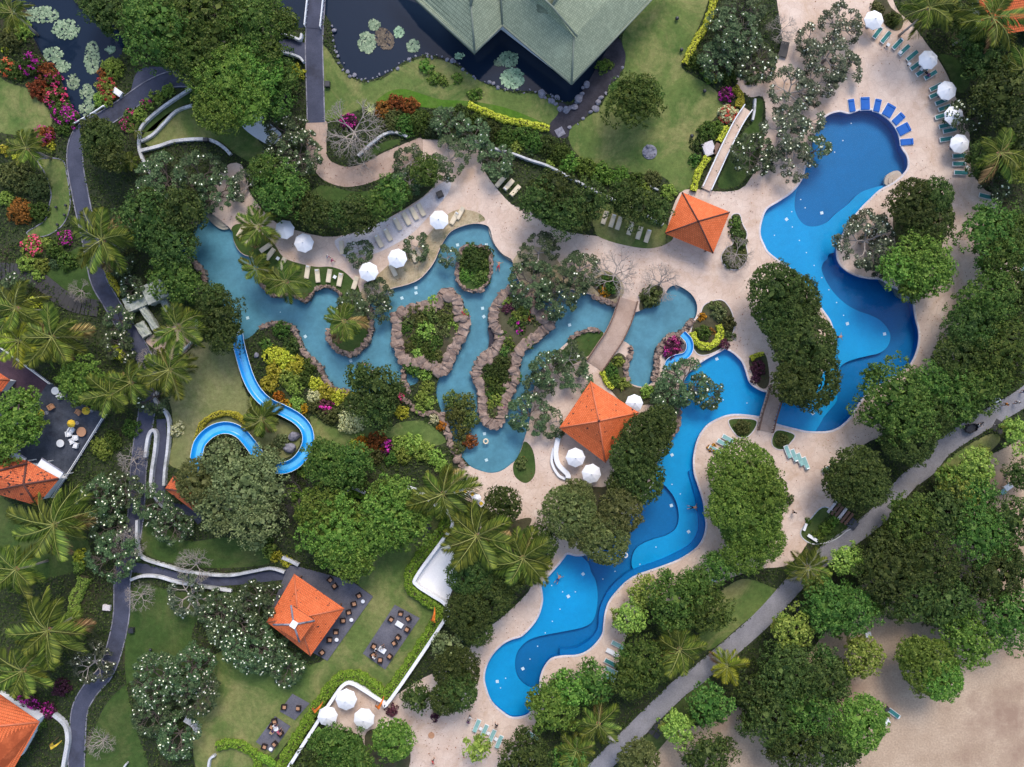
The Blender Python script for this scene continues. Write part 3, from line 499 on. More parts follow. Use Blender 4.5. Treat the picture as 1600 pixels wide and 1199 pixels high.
# frangipani: forking grey limbs, rosettes of leaves and white blossom at the tips
def frangi_tpl(r, dense, flowers, mat):
    V, F, tips = [], [], []; depth = 4 if dense else 3; n0 = 5
    for i in range(n0):
        a = 2 * math.pi * i / n0 + RN.uniform(-.3, .3); limb(V, F, Vector((0, 0, r * .42)), Vector((math.cos(a), math.sin(a), .62)).normalized(), r * .34, r * .035, depth, tips, .72, 6)
    tube([(0, 0, -.05), (.05, 0, r * .25), (0, 0, r * .46)], [r * .06, r * .05, r * .045], 8, V, F)
    t = np.array([tuple(p) for p, d in tips]); q = r / np.percentile(np.hypot(t[:, 0], t[:, 1]), 92)
    V = [(v[0] * q, v[1] * q, v[2]) for v in V]; t[:, :2] *= q; top = t[:, 2].max(); t[:, 2] += 0
    want = int((46 if dense else 42) * r * r / 4); idx = RS.choice(len(t), min(want, len(t)), False); c = t[idx]
    while len(c) < want: c = np.concatenate([c, t[RS.choice(len(t), min(want - len(c), len(t)), True)] + RS.normal(scale=.34, size=(min(want - len(c), len(t)), 3))])
    m = 9; n = len(c); az = (np.arange(m) * 2 * math.pi / m)[None] + RS.uniform(0, 6, (n, 1)); el = RS.uniform(-.35, .55, (n, m)); L = RS.uniform(.30, .50, (n, m)); w = .10
    d = np.stack([np.cos(az) * np.cos(el), np.sin(az) * np.cos(el), np.sin(el)], -1); s = np.stack([-np.sin(az), np.cos(az), 0 * az], -1); o = c[:, None] + d * .05
    lv = np.stack([o, o + d * (L * .6)[..., None] + s * w, o + d * L[..., None] - np.array([0, 0, .06]), o + d * (L * .6)[..., None] - s * w], 2).reshape(-1, 3)
    fi = RS.choice(n, max(1, int(n * flowers)), False); fc = c[fi] + RS.normal(scale=.07, size=(len(fi), 3)) + np.array([0, 0, .12]); k = 3
    fp = (fc[:, None] + RS.normal(scale=.05, size=(len(fi), k, 3))).reshape(-1, 3); fl = leaves(fp, unit(RS.normal(scale=.4, size=fp.shape) + np.array([0, 0, 1])), .21, .19)
    return mesh('branches', V, F, M['palebark' if not dense else 'bark'], True), quads('rosette_leaves', lv, mat), quads('blossom', fl, LM['flower']), top
FR = {}
def frangipani(x, y, r, style='dense', look=None, place=None, hz=.0):
    cfg = {'dense': (True, .16, 'frangi'), 'flower': (True, .42, 'frangi'), 'sparse': (False, .34, 'frangigrey'), 'thin': (False, .05, 'frangi')}[style]; rm = r / 10 * .96
    s = min((2.2, 3.4, 4.4), key=lambda q: abs(q - rm)); k = (style, s, RN.randrange(2))
    if k not in FR: FR[k] = frangi_tpl(s, cfg[0], cfg[1], LM[cfg[2]])
    b, l, f, top = FR[k]; q = rm / s; p = P(x, y, top * q * .8); root = empty('frangipani_tree', (p.x, p.y, 0), RN.uniform(0, 6.28))
    for nm, me in (('branches', b), ('crown', l), ('blossom', f)): ob(nm, me, root, scale=q)
    lk = {'dense': 'dark leaved frangipani with scattered blossom', 'flower': 'frangipani dotted with white blossom', 'sparse': 'grey open-branched frangipani', 'thin': 'thin frangipani on forked limbs'}[style]
    return reg(root, look or lk, 'tree', x, y, place, 'frangipani trees')
BR = {}
def bare_tree(x, y, r, mat='palebark', look=None, place=None):
    k = (mat, RN.randrange(3))
    if k not in BR:
        V, F, tips = [], [], []
        for i in range(6):
            a = 2 * math.pi * i / 6 + RN.uniform(-.3, .3); limb(V, F, Vector((0, 0, 1.6)), Vector((math.cos(a), math.sin(a), .5)).normalized(), 1.25, .10, 4, tips, .62, 5, 0, 3, .93)
        tube([(0, 0, -.05), (.05, 0, .9), (0, 0, 1.7)], [.26, .2, .15], 8, V, F); t = np.array([tuple(p) for p, d in tips]); BR[k] = (mesh('branches', V, F, M[mat], True), np.percentile(np.hypot(t[:, 0], t[:, 1]), 95))
    me, rr = BR[k]; q = r / 10 * .96 / rr; p = P(x, y, 3.0); root = empty('bare_tree', (p.x, p.y, 0), RN.uniform(0, 6.28)); ob('branches', me, root, scale=q)
    return reg(root, look or {'palebark': 'leafless pale-branched tree', 'darkbark': 'leafless dark-branched tree'}[mat], 'tree', x, y, place, 'leafless trees')
# coconut palm
def frond_tpl(mat, droop):
    V, F, mi = [], [], []; n = 30; sp = []
    for i in range(n + 1):
        t = i / n; sp.append(Vector((t * (1 - .12 * t * droop), .02 * math.sin(3 * t), .30 * t - droop * .62 * t * t)))
    tube([tuple(p) for p in sp], [.011 * (1 - .8 * i / n) + .002 for i in range(n + 1)], 3, V, F, False); mi += [1] * len(F)
    for i in range(4, n + 1):
        t = i / n; p = sp[i]; L = .36 * math.sin(math.pi * min(1, .12 + .86 * t)) ** .6 * RN.uniform(.85, 1.1)
        for s in (-1, 1):
            if RN.random() < .05: continue
            d = Vector((.75 + .3 * t, s * 1.0, -.30 - .35 * RN.random())).normalized(); e = Vector((1, 0, 0)); w = .021
            b = len(V); V += [tuple(p - e * w * .6), tuple(p + d * L * .5 - e * w * 1.1), tuple(p + d * L + Vector((0, 0, -.05))), tuple(p + d * L * .5 + e * w * 1.1)]; F.append((b, b + 1, b + 2, b + 3)); mi.append(0)
    me = mesh('frond', V, F, [LM[mat], rachis]); me.polygons.foreach_set('material_index', mi); return me
LM['palmdead'] = leafmat('dead_palm_leaf', (.10, .06, .03), (.20, .13, .06), (.32, .23, .12), .1)
FROND = {m: [frond_tpl(m, d) for d in (.5, .8, 1.1, 1.4)] for m in ('palm', 'palmlime', 'palmdead')}
def palm_trunk():
    V, F = [], []; tube([(0.0, 0, -.02), (.01, .0, .25), (.03, 0, .5), (.02, .0, .75), (0, 0, 1.0)], [.028, .020, .017, .015, .016], 8, V, F); return mesh('trunk', V, F, M['palebark'], True)
PTR = palm_trunk()
def nuts():
    V, F = [], []
    for i in range(7):
        a = i * .9; bm = bmesh.new(); bmesh.ops.create_icosphere(bm, subdivisions=1, radius=.14); b = len(V); c = (.28 * math.cos(a), .28 * math.sin(a), -.25 - .05 * (i % 3))
        V += [(v.co.x + c[0], v.co.y + c[1], v.co.z * 1.25 + c[2]) for v in bm.verts]; F += [tuple(b + v.index for v in f.verts) for f in bm.faces]; bm.free()
    return mesh('coconut_bunch', V, F, M['tan'], True)
NUT = nuts()
def palm(x, y, r, h=9.0, mat='palm', look=None, place=None, n=15):
    h = h * .72 * RN.uniform(.85, 1.12); n = n + RN.randrange(-3, 4); t = P(x, y, h); lean = .006 * h; root = empty('coconut_palm' if r > 22 else 'fan_palm', (t.x * (1 - lean * .15) + RN.uniform(-.5, .5), t.y * (1 - lean * .15) + RN.uniform(-.5, .5), 0)); b = root.location; L = r / 10 * (H - h) / H * 1.12; dx, dy = t.x - b.x, t.y - b.y
    tr = ob('trunk', PTR, root, rot=(math.atan2(-dy, h), math.atan2(dx, h), 0), scale=(8.5, 8.5, h)); a0 = RN.uniform(0, 6)
    for i in range(n):
        a = a0 + i * 2.399963; lvl = i / n; ob('frond', FROND['palmdead' if lvl > .8 and RN.random() < .45 and r > 22 else mat][min(3, int(lvl * 4.2)) if RN.random() < .7 else RN.randrange(4)], root, (dx, dy, h - .1 + .25 * (1 - lvl)), (RN.uniform(-.3, .3), -R(38) * (1 - lvl) + R(8), a + RN.uniform(-.3, .3)), L * RN.uniform(.72, 1.1))
    if r > 30: ob('coconut_bunch', NUT, root, (dx, dy, h))
    return reg(root, look or ('coconut palm with drooping fronds' if mat == 'palm' else 'yellow-green palm with bright fronds'), 'palm tree', x, y, place, 'palms')
# shrubs and hedges
SH = {}
def shrub(x, y, r, mat='mid', blossom=None, h=None, look=None, place=None, tight=False):
    rm = r / 10; s = min((.7, 1.3, 2.2), key=lambda q: abs(q - rm)); k = (s, RN.randrange(3), tight)
    if k not in SH:
        p, nr = crown_pts(s, .30 if not tight else .22, 15 if not tight else 18, .75, .03, -.05); V = leaves(p, nr, .27 if not tight else .2, .17 if not tight else .13); n = int(40 * s * s); d = unit(RS.normal(size=(n, 3)) + np.array([0, 0, .5])); q = d * s * RS.uniform(.2, .75, (n, 1)); q[:, 2] = np.abs(q[:, 2]) * .75
        V = np.concatenate([V, leaves(q, unit(d + RS.normal(scale=.3, size=d.shape)), .5, .36)]); V[:, 2] = np.maximum(V[:, 2], -.05)
        pb, nb = crown_pts(s * 1.03, .34, 9, .78, .45, .1); SH[k] = (quads('foliage', V, LM['mid']), quads('blossom', leaves(pb, nb, .24, .2), LM['magenta']))
    fm, bmh = SH[k]; z = (h or rm * .8) / (s * .75); p = P(x, y, (h or rm * .8) * .5); o = ob('shrub', fm, None, (p.x, p.y, .03), (0, 0, RN.uniform(0, 6.28)), (rm / s, rm / s * RN.uniform(.9, 1.08), z)); own(o, LM[mat])
    if blossom: b = ob('blossom', bmh, o); own(b, LM[blossom])
    nm = {'dark': 'dark green', 'mid': 'green', 'bright': 'bright green', 'lime': 'lime green', 'yellow': 'yellow-leaved', 'red': 'rust red', 'orange': 'orange-flowered', 'cream': 'cream-white leaved', 'purple': 'dark purple', 'olive': 'grey olive', 'brown': 'brownish green', 'reed': 'reedy brown-green', 'frangi': 'grey-green', 'frangigrey': 'pale grey'}[mat]
    lk = look or (nm + ' rounded shrub' if not blossom else nm + ' shrub with ' + {'magenta': 'magenta', 'pink': 'pink', 'blossomred': 'red'}[blossom] + ' blossom')
    return reg(o, lk, 'shrub', x, y, place, 'garden shrubs')
def hedge(path, w, mat, h=1.0, look='clipped hedge', place=None, closed=False, dens=75):
    q = np.array(smooth(g(path), 6, closed)); d = np.diff(q, axis=0); ln = np.hypot(d[:, 0], d[:, 1]); cum = np.concatenate([[0], np.cumsum(ln)]); T = cum[-1]; W = w / 10
    n = int(T * (W + h) * dens); s = RS.uniform(0, T, n); i = np.clip(np.searchsorted(cum, s) - 1, 0, len(ln) - 1); f = (s - cum[i]) / np.maximum(ln[i], 1e-6); c = q[i] + d[i] * f[:, None]; tn = d[i] / np.maximum(ln[i], 1e-6)[:, None]; nn = np.stack([-tn[:, 1], tn[:, 0]], 1)
    a = RS.uniform(0, math.pi, n); wob = 1 + .13 * np.sin(s * 2.1 + RS.uniform(0, 6)) + .10 * np.sin(s * 5.3); u = np.sign(np.cos(a)) * np.abs(np.cos(a)) ** .7 * W / 2 * wob; z = np.abs(np.sin(a)) ** .7 * h * (.9 + .1 * wob) * RS.uniform(.8, 1.03, n)
    p = np.column_stack([c + nn * u[:, None], z]); nr = unit(np.column_stack([nn * np.cos(a)[:, None], np.sin(a) + .3]) + RS.normal(scale=.4, size=(n, 3))); o = ob('hedge', quads('hedge', leaves(p, nr, .27, .18), LM[mat]))
    V, F = ribbon([tuple(v) for v in q], max(.15, W * .7), 0, h * .75, closed, round_=min(.15, W * .25)); ob('inner_twigs', mesh('inner_twigs', V, F, M['bed']), o)
    m = path[len(path) // 2]; return reg(o, look, 'hedge', m[0], m[1], place)
def undergrowth(clear, n):
    p = np.column_stack([RS.uniform(-86, 86, n), RS.uniform(-66, 66, n)]); bad = np.zeros(n, bool)
    for c in clear:
        a = np.array(c); m = (p[:, 0] > a[:, 0].min()) & (p[:, 0] < a[:, 0].max()) & (p[:, 1] > a[:, 1].min()) & (p[:, 1] < a[:, 1].max()) & ~bad
        if m.any(): i = np.where(m)[0]; bad[i] = inside(c, p[i])
    p = p[~bad]; n = len(p); k = .5 + .5 * np.sin(p[:, 0] * .8 + 1.3 * np.sin(p[:, 1] * .5)) * np.sin(p[:, 1] * .9 + np.sin(p[:, 0] * .37)); hgt = RS.uniform(.02, 1, n) * (.10 + .55 * k)
    V = leaves(np.column_stack([p, hgt]), unit(RS.normal(scale=.5, size=(n, 3)) + np.array([0, 0, 1])), .34, .2); o = ob('undergrowth', quads('undergrowth', V, LM['grasscover'])); o['kind'] = 'stuff'; o['label'] = 'low dark green undergrowth covering the garden soil between trees'; o['category'] = 'undergrowth'

undergrowth(WATERS + [DECK, CURVE_PATH, STREAM, ROAD, PATH_A, PATH_PLAZA, PATH_B, PATH_B2, PATH_C, PATH_D, SIDE_PLAZA, SAND, TERR_L, SLATE3, COURT, PAVE_W, COVER[1]] + SLABS + [l[1] for l in LAWNS], 330000)

def litter(n):
    p = np.column_stack([RS.uniform(-50, 72, n), RS.uniform(-60, 60, n)]); k = (inside(DECK, p) | inside(CURVE_PATH, p)) & ~inside(POOL, p) & ~inside(LAGOON, p); k &= (np.sin(p[:, 0] * .21 + 1) * np.sin(p[:, 1] * .26) + RS.uniform(-1, 1, n)) > .25; p = p[k]
    V = leaves(np.column_stack([p, np.full(len(p), .11)]), unit(RS.normal(scale=.25, size=(len(p), 3)) + np.array([0, 0, 1])), .20, .11); o = ob('fallen_leaves', quads('fallen_leaves', V, LM['red'])); o['kind'] = 'stuff'; o['label'] = 'brown fallen leaves scattered over the pink paving'; o['category'] = 'leaves'
litter(15000)

# ------------------------------------------------------------ trees (photo pixels)
for k, l in [
 ('mid', [(250,50,58),(320,40,68),(400,40,55),(300,85,48)]), ('sbright', [(360,130,56),(345,165,42),(395,105,45),(385,160,34)]), ('sdark', [(160,222,32),(150,205,22),(172,245,22)]), ('dark', [(172,22,28),(150,8,24)]),
 ('dark', [(230,345,45),(285,330,32),(268,385,36)]), ('mid', [(268,430,32),(292,448,26)]), ('dark', [(345,490,34),(330,468,22),(350,528,24)]),
 ('mid', [(440,298,38),(415,272,26)]), ('dark', [(492,336,26),(468,322,26)]), ('dark', [(556,338,27),(535,336,22)]), ('mid', [(612,304,26),(590,322,20)]), ('mid', [(662,268,22)]),
 ('dark', [(845,315,30),(880,330,34),(870,295,28)]), ('dark', [(922,312,28),(905,335,24)]), ('dark', [(1000,325,28),(975,308,24),(1030,332,18)]), ('mid', [(988,160,38),(1000,150,26)]),
 ('sdark', [(1425,318,38),(1446,345,42),(1462,305,26)]), ('bright', [(1435,412,46),(1402,418,26),(1452,432,28)]), ('mid', [(1545,365,42),(1580,372,34),(1562,402,34)]), ('mid', [(1540,470,46)]), ('sdark', [(1518,512,42),(1500,560,42)]), ('mid', [(1570,545,48)]), ('dark', [(1590,460,34)]), ('mid', [(1530,602,40),(1495,620,38)]),
 ('mid', [(1392,620,52),(1418,655,40)]), ('sdark', [(1418,684,42),(1452,648,40)]), ('sdark', [(1338,746,46),(1362,764,26),(1318,752,32)]), ('mid', [(1462,600,36)]), ('dark', [(1572,592,18)]),
 ('sdark', [(1212,455,42),(1242,470,40),(1225,495,42)]), ('sdark', [(1255,538,48),(1265,592,48),(1240,598,34)]), ('sbright', [(1158,742,52),(1170,800,54),(1142,790,36),(1192,765,34)]), ('sbright', [(1190,842,36),(1162,862,36)]),
 ('sdark', [(1012,682,40),(1030,660,26),(990,716,38)]), ('sdark', [(1000,752,34),(975,760,26)]), ('brown', [(888,800,40),(902,776,26)]), ('brown', [(968,800,34),(945,842,38),(915,825,34)]), ('sdark', [(785,790,28)]), ('sdark', [(838,852,30),(830,880,24)]),
 ('sdark', [(735,895,36),(760,930,40),(730,960,36)]), ('sdark', [(790,900,30),(745,985,24)]), ('sdark', [(714,1046,36),(716,1078,30),(696,1092,24)]), ('olive', [(702,1012,24)]), ('dark', [(652,1088,20)]), ('mid', [(528,1168,36),(552,1186,32)]), ('dark', [(492,1195,28)]), ('sbright', [(615,1155,31)]), ('lime', [(746,1168,18)]),
 ('bright', [(520,828,48),(500,800,34),(542,862,38)]), ('bright', [(612,798,44),(590,830,38),(642,822,32),(622,772,26)]), ('mid', [(512,725,34),(540,738,32),(556,715,24)]), ('olive', [(388,758,50),(400,812,38)]), ('olive', [(352,722,32),(345,790,38)]), ('olive', [(412,722,24)]), ('brown', [(310,752,34)]),
 ('dark', [(590,602,32),(562,590,20)]), ('dark', [(588,640,28),(562,632,20)]), ('bright', [(130,595,34)]), ('bright', [(28,650,40),(5,690,32)]), ('mid', [(440,120,26),(432,160,24)]), 
 ('mid', [(1055,938,44),(1100,950,38),(1085,915,24)]), ('lime', [(1012,925,24)]), ('lime', [(985,962,24)]), ('mid', [(1010,1036,38),(986,1062,28)]), ('bright', [(865,1105,36),(888,1078,28)]), ('mid', [(925,1068,30)]), ('dark', [(822,1182,38)]), ('mid', [(1108,1100,30)]), ('dark', [(1182,1082,32)]), ('lime', [(1058,1138,24)]), ('brown', [(998,1185,30)]), ('dark', [(1105,1180,36)]), ('mid', [(890,1190,26)]),
 ('mid', [(1296,946,40),(1332,955,36)]), ('lime', [(1237,985,29)]), ('dark', [(1230,1052,46),(1280,1062,42)]), ('mid', [(1262,1102,42)]), ('dark', [(1205,1120,42)]), ('sbright', [(1342,1130,42)]), ('dark', [(1298,1165,40)]), ('dark', [(1240,1165,38)]), ('lime', [(1350,1024,30)]), ('dark', [(1390,888,50),(1425,930,40)]), ('dark', [(1448,878,46)]), ('sbright', [(1450,1040,42),(1472,1062,32),(1428,1020,28)]), ('bright', [(1510,998,42)]), ('mid', [(1575,962,48)]), ('dark', [(1550,900,46)]), ('dark', [(1482,942,38)]),
 ('lime', [(1325,873,24)]), ('dark', [(1394,852,33)]), ('mid', [(1425,815,40)]), ('dark', [(1475,800,38)]), ('mid', [(1530,838,46)]), ('dark', [(1580,815,38)]), ('lime', [(1492,768,26)]), ('bright', [(1482,752,20)]), ('lime', [(1522,728,28)]), ('lime', [(1592,680,26)]), ('dark', [(1592,742,22)]), ('mid', [(1525,775,28)]), ('mid', [(1120,890,24)]),
 ('dark', [(1530,60,36)]), ('dark', [(1570,150,44)]), ('dark', [(1535,95,30)]), ('dark', [(1592,225,30)]), ('lime', [(1585,262,22)]), ('dark', [(1475,20,26)]), ('dark', [(1540,250,28)]), ('dark', [(1130,345,5)])][:-1]: tree(k, l)
for a in [(250,280,46,'dense'),(305,272,40,'dense'),(335,300,32,'dense'),(440,200,34,'flower'),(462,235,36,'flower'),(425,255,30,'flower'),(380,290,24,'sparse'),(640,250,26,'thin'),(702,245,34,'thin'),(775,250,28,'dense'),
 (1150,45,44,'dense'),(1180,92,36,'flower'),(1122,92,28,'dense'),(1165,10,32,'dense'),(1318,35,34,'sparse'),(1300,82,38,'sparse'),(1272,62,26,'sparse'),(1325,105,26,'sparse'),(1240,140,38,'sparse'),(1280,130,30,'sparse'),(1228,200,38,'sparse'),(1262,185,28,'sparse'),(1240,250,32,'sparse'),(1278,232,24,'flower'),(1180,235,34,'flower'),
 (1510,182,28,'flower'),(1562,290,24,'flower'),(1362,372,44,'sparse'),(1385,400,32,'sparse'),(1352,350,24,'sparse'),(862,580,32,'dense'),(890,562,28,'thin'),(842,602,24,'dense'),(905,592,24,'thin'),(826,650,32,'dense'),(862,662,24,'thin'),(842,392,32,'thin'),(832,440,36,'dense'),(880,445,36,'dense'),(908,420,30,'thin'),(870,470,30,'dense'),
 (1072,600,38,'dense'),(1105,612,28,'flower'),(1048,622,28,'dense'),(150,782,36,'flower'),(186,770,30,'flower'),(235,790,32,'flower'),(265,822,30,'flower'),(168,872,38,'dense'),(165,830,28,'flower'),(360,982,42,'flower'),(402,948,38,'flower'),(382,1015,42,'flower'),(338,962,34,'flower'),(412,1022,34,'flower'),(445,1050,28,'flower'),
 (240,1070,44,'flower'),(292,1052,40,'flower'),(302,1092,38,'flower'),(232,1122,34,'dense'),(272,1155,36,'flower'),(205,450,22,'flower'),(180,500,24,'flower'),(290,935,34,'sparse'),(140,1040,32,'sparse'),(180,405,24,'dense'),(180,540,26,'flower'),(235,620,28,'dense'),(20,450,24,'dense'),(638,282,24,'thin'),(700,190,26,'dense'),(740,208,26,'dense'),(560,395,22,'thin'),(650,385,22,'thin'),(700,400,18,'thin'),(590,455,22,'thin'),(548,478,24,'dense'),(588,480,22,'dense')]: frangipani(*a)
for a in [(552,205,52),(565,250,26),(220,345,32),(200,720,26),(195,850,30),(300,885,32),(212,935,26),(152,1165,26),(962,428,40),(1035,440,34),(1155,395,28),(225,560,20),(1228,40,26),(115,452,20)]: bare_tree(*a)
bare_tree(470,775,40,'darkbark')
for a in [(160,375,52,10),(25,482,46,9),(82,527,50,9),(278,512,44,9),(265,578,44,9),(205,598,36,8),(172,615,40,9),(85,820,58,10),(25,890,48,9),(75,985,56,10),(36,1048,50,9),(410,655,32,5),(405,355,34,7),(400,420,26,6),(447,440,36,7),(537,502,36,7),(692,772,52,10),(745,838,52,10),(817,872,52,9),(1262,887,34,6),(1062,1015,46,9),(935,1132,38,8),(900,1172,32,8),(1452,12,46,10),(1550,28,52,11),(1562,240,46,9),(42,232,36,8),(1598,110,40,9),(20,20,30,8)]: palm(*a)
for a in [(30,532,40,8),(1136,1040,30,6)]: palm(*a, 'palmlime')
for a in [(205,252,15,2.2),(188,255,14,2.0),(272,415,14,2.5),(212,205,14,2.2)]: palm(*a, 'palm', 'small fan palm', None, 11)
# ------------------------------------------------------------ shrubs and hedges
for a in [(12,105,14,'mid','blossomred'),(48,100,17,'mid','magenta'),(28,112,14,'mid'),(72,112,15,'red'),(82,122,12,'mid','pink'),(60,140,16,'red'),(86,152,17,'mid','pink'),(95,172,17,'mid','magenta'),(105,185,16,'mid','magenta'),(98,200,12,'mid'),(68,212,15,'red','pink'),(35,48,15,'lime'),(12,60,20,'brown'),(8,78,6,'yellow'),(25,40,14,'mid'),
 (175,105,18,'lime'),(160,115,8,'red'),(165,135,15,'lime','blossomred'),(158,155,13,'lime'),(172,152,10,'lime','blossomred'),(262,142,11,'lime'),(245,152,10,'lime'),(230,163,9,'lime','pink'),(218,180,12,'lime'),(202,180,8,'mid','pink'),(198,195,11,'mid','pink'),(28,245,8,'yellow'),(80,228,6,'yellow'),(5,235,8,'yellow'),(20,275,26,'brown'),(55,290,20,'brown'),(30,330,20,'red'),(8,310,12,'lime'),(60,330,16,'mid'),
 (48,385,16,'lime','pink'),(72,380,8,'lime'),(100,372,12,'mid','magenta'),(85,390,14,'mid'),(40,412,14,'lime'),(65,415,12,'lime'),(105,408,14,'mid'),(85,412,8,'frangi'),(60,430,9,'lime'),(35,480,14,'yellow'),(52,475,10,'yellow'),(75,500,14,'lime'),(185,555,9,'yellow'),(178,545,7,'yellow'),
 (450,115,12,'lime'),(465,112,10,'yellow'),(455,135,14,'brown'),(666,104,10,'bright'),(679,122,9,'bright'),(694,127,7,'bright'),(714,122,8,'bright'),(742,148,10,'bright'),(600,170,14,'red'),(618,162,15,'red'),(640,165,14,'red'),(615,175,10,'brown'),(610,190,18,'brown'),(632,195,18,'mid'),(655,190,20,'mid'),(680,200,18,'frangi'),(720,180,16,'dark'),(745,190,14,'mid'),(765,205,18,'dark'),(790,215,18,'mid'),(545,190,12,'purple','magenta'),
 (815,212,16,'mid'),(835,222,18,'mid'),(855,228,16,'dark'),(875,240,18,'mid'),(890,255,16,'bright'),(915,262,17,'bright'),(940,272,17,'bright'),(970,278,18,'bright'),(995,285,16,'mid'),(1020,280,14,'brown'),(1045,300,12,'lime'),(1005,300,14,'lime'),(830,235,7,'frangi'),(858,258,8,'lime'),(805,230,10,'lime'),(940,105,9,'bright'),(950,100,8,'bright'),
 (1085,95,14,'mid'),(1105,118,10,'bright'),(1115,122,7,'yellow'),(1135,148,12,'purple','magenta'),(1140,120,12,'mid'),(1138,178,14,'cream','blossomred'),(1105,205,14,'mid'),(1120,200,12,'bright'),(1090,225,10,'dark'),(1085,250,9,'mid'),(1175,120,12,'mid'),
 (740,405,20,'dark'),(726,415,10,'mid'),(742,415,9,'bright'),(758,412,10,'mid'),(728,430,11,'bright'),(745,440,8,'mid'),(756,432,10,'mid'),(758,395,10,'dark'),(735,390,10,'dark'),
 (635,515,11,'mid'),(642,540,12,'reed'),(658,503,14,'reed'),(700,475,8,'brown'),(706,508,9,'lime'),(676,560,11,'mid'),(652,552,10,'lime'),(792,470,9,'lime'),(806,476,10,'olive'),(822,484,9,'lime'),(840,500,9,'brown'),(802,500,8,'mid'),(786,525,7,'bright'),(788,550,9,'mid'),(762,575,11,'dark'),(760,592,10,'dark'),(790,590,10,'dark'),(782,610,10,'mid'),(765,615,9,'mid'),(766,632,8,'lime'),(648,490,14,'brown'),(672,492,16,'reed'),(695,495,14,'reed'),(690,515,14,'brown'),(665,515,16,'lime'),(680,535,14,'mid'),(655,530,14,'mid'),(668,550,13,'mid'),(640,500,10,'brown'),(685,555,10,'reed'),(677,470,8,'lime'),(725,490,7,'lime','blossomred'),(628,503,8,'mid'),
 (815,492,14,'lime'),(830,495,10,'olive','blossomred'),(814,511,10,'mid','magenta'),(795,480,10,'purple'),(795,538,10,'bright'),(825,537,8,'bright'),(778,580,18,'dark'),(770,600,16,'mid'),(785,570,14,'dark'),(775,625,12,'lime'),(770,645,8,'brown'),(792,632,7,'purple','magenta'),(808,590,8,'mid'),
 (650,580,10,'mid'),(640,575,9,'mid'),(665,585,10,'lime'),(668,605,11,'lime'),(660,622,12,'lime'),(672,630,9,'lime'),(655,640,8,'lime'),(620,605,7,'mid','pink'),(628,645,11,'yellow'),(625,622,7,'brown','pink'),(678,655,8,'cream'),(690,665,7,'orange'),(705,625,14,'reed'),(725,630,16,'reed'),(712,650,18,'reed'),(735,655,14,'reed'),(720,675,15,'reed'),(735,690,12,'red'),(715,700,11,'brown'),
 (415,540,10,'mid'),(425,555,15,'yellow'),(445,560,16,'yellow'),(462,572,16,'yellow'),(430,580,15,'yellow'),(450,590,16,'lime'),(420,600,14,'yellow'),(475,590,13,'mid'),(460,605,14,'lime'),(440,515,14,'mid'),(455,540,14,'dark'),(480,572,13,'mid'),(493,600,12,'yellow'),(510,612,13,'yellow'),(528,620,12,'yellow'),(545,622,9,'yellow'),(435,620,8,'orange'),(447,632,8,'orange'),(462,632,13,'lime'),(474,640,7,'orange'),(490,620,11,'cream'),(507,635,10,'purple','magenta'),(492,635,12,'brown'),(515,650,14,'brown'),(540,640,14,'brown'),(548,658,22,'cream'),(560,655,10,'cream'),
 (590,690,16,'red'),(565,692,10,'orange'),(555,695,7,'yellow'),(605,700,10,'purple','magenta'),(585,712,14,'brown'),(625,695,14,'lime'),(645,695,16,'lime'),(660,705,16,'lime'),(680,715,14,'lime'),(630,712,14,'lime'),(610,715,12,'mid'),(690,728,11,'lime'),(595,690,6,'orange'),(475,735,10,'lime'),(490,720,9,'lime'),(440,690,12,'olive'),(425,705,12,'olive'),(455,770,12,'lime'),(420,860,10,'lime'),(430,870,8,'yellow'),(448,878,8,'yellow'),(415,840,12,'mid'),
 (950,445,16,'mid'),(945,455,8,'orange'),(1018,463,16,'brown'),(1015,470,10,'dark'),(1150,350,10,'mid'),(1153,365,10,'dark'),(1157,382,10,'dark'),(1145,405,14,'brown'),(1158,400,9,'brown'),(1118,480,9,'brown'),(1125,490,12,'olive'),(1138,505,12,'brown'),(1097,495,6,'orange'),(1100,520,12,'mid'),(1112,518,5,'red'),(1140,525,8,'brown'),(1128,538,9,'purple'),(1052,540,15,'purple','pink'),(1048,552,10,'purple','magenta'),(1185,575,12,'purple'),(1180,590,8,'purple'),
 (955,580,11,'mid'),(965,565,9,'lime'),(960,595,11,'bright'),(975,600,9,'lime'),(1012,612,11,'lime'),(1030,615,12,'brown'),(1160,668,12,'brown'),(1222,688,11,'brown'),(815,725,8,'brown'),(1112,700,6,'orange'),(1232,780,8,'dark'),
 (1288,828,9,'bright'),(1296,820,9,'bright'),(1304,815,8,'bright'),(1278,838,8,'bright'),(680,1120,7,'purple'),(612,1110,9,'purple'),(1395,30,12,'dark'),(1372,12,9,'brown'),(1262,815,5,'mid'),(720,875,7,'mid','pink'),(25,1100,12,'mid','magenta'),(45,1105,15,'purple','magenta'),(75,1110,12,'purple','magenta'),(60,1130,10,'mid'),(95,1075,14,'purple'),(125,870,10,'yellow'),(122,885,9,'lime'),(160,700,18,'lime'),(175,690,14,'mid'),(205,670,14,'mid'),(275,670,10,'cream')]: shrub(*a)
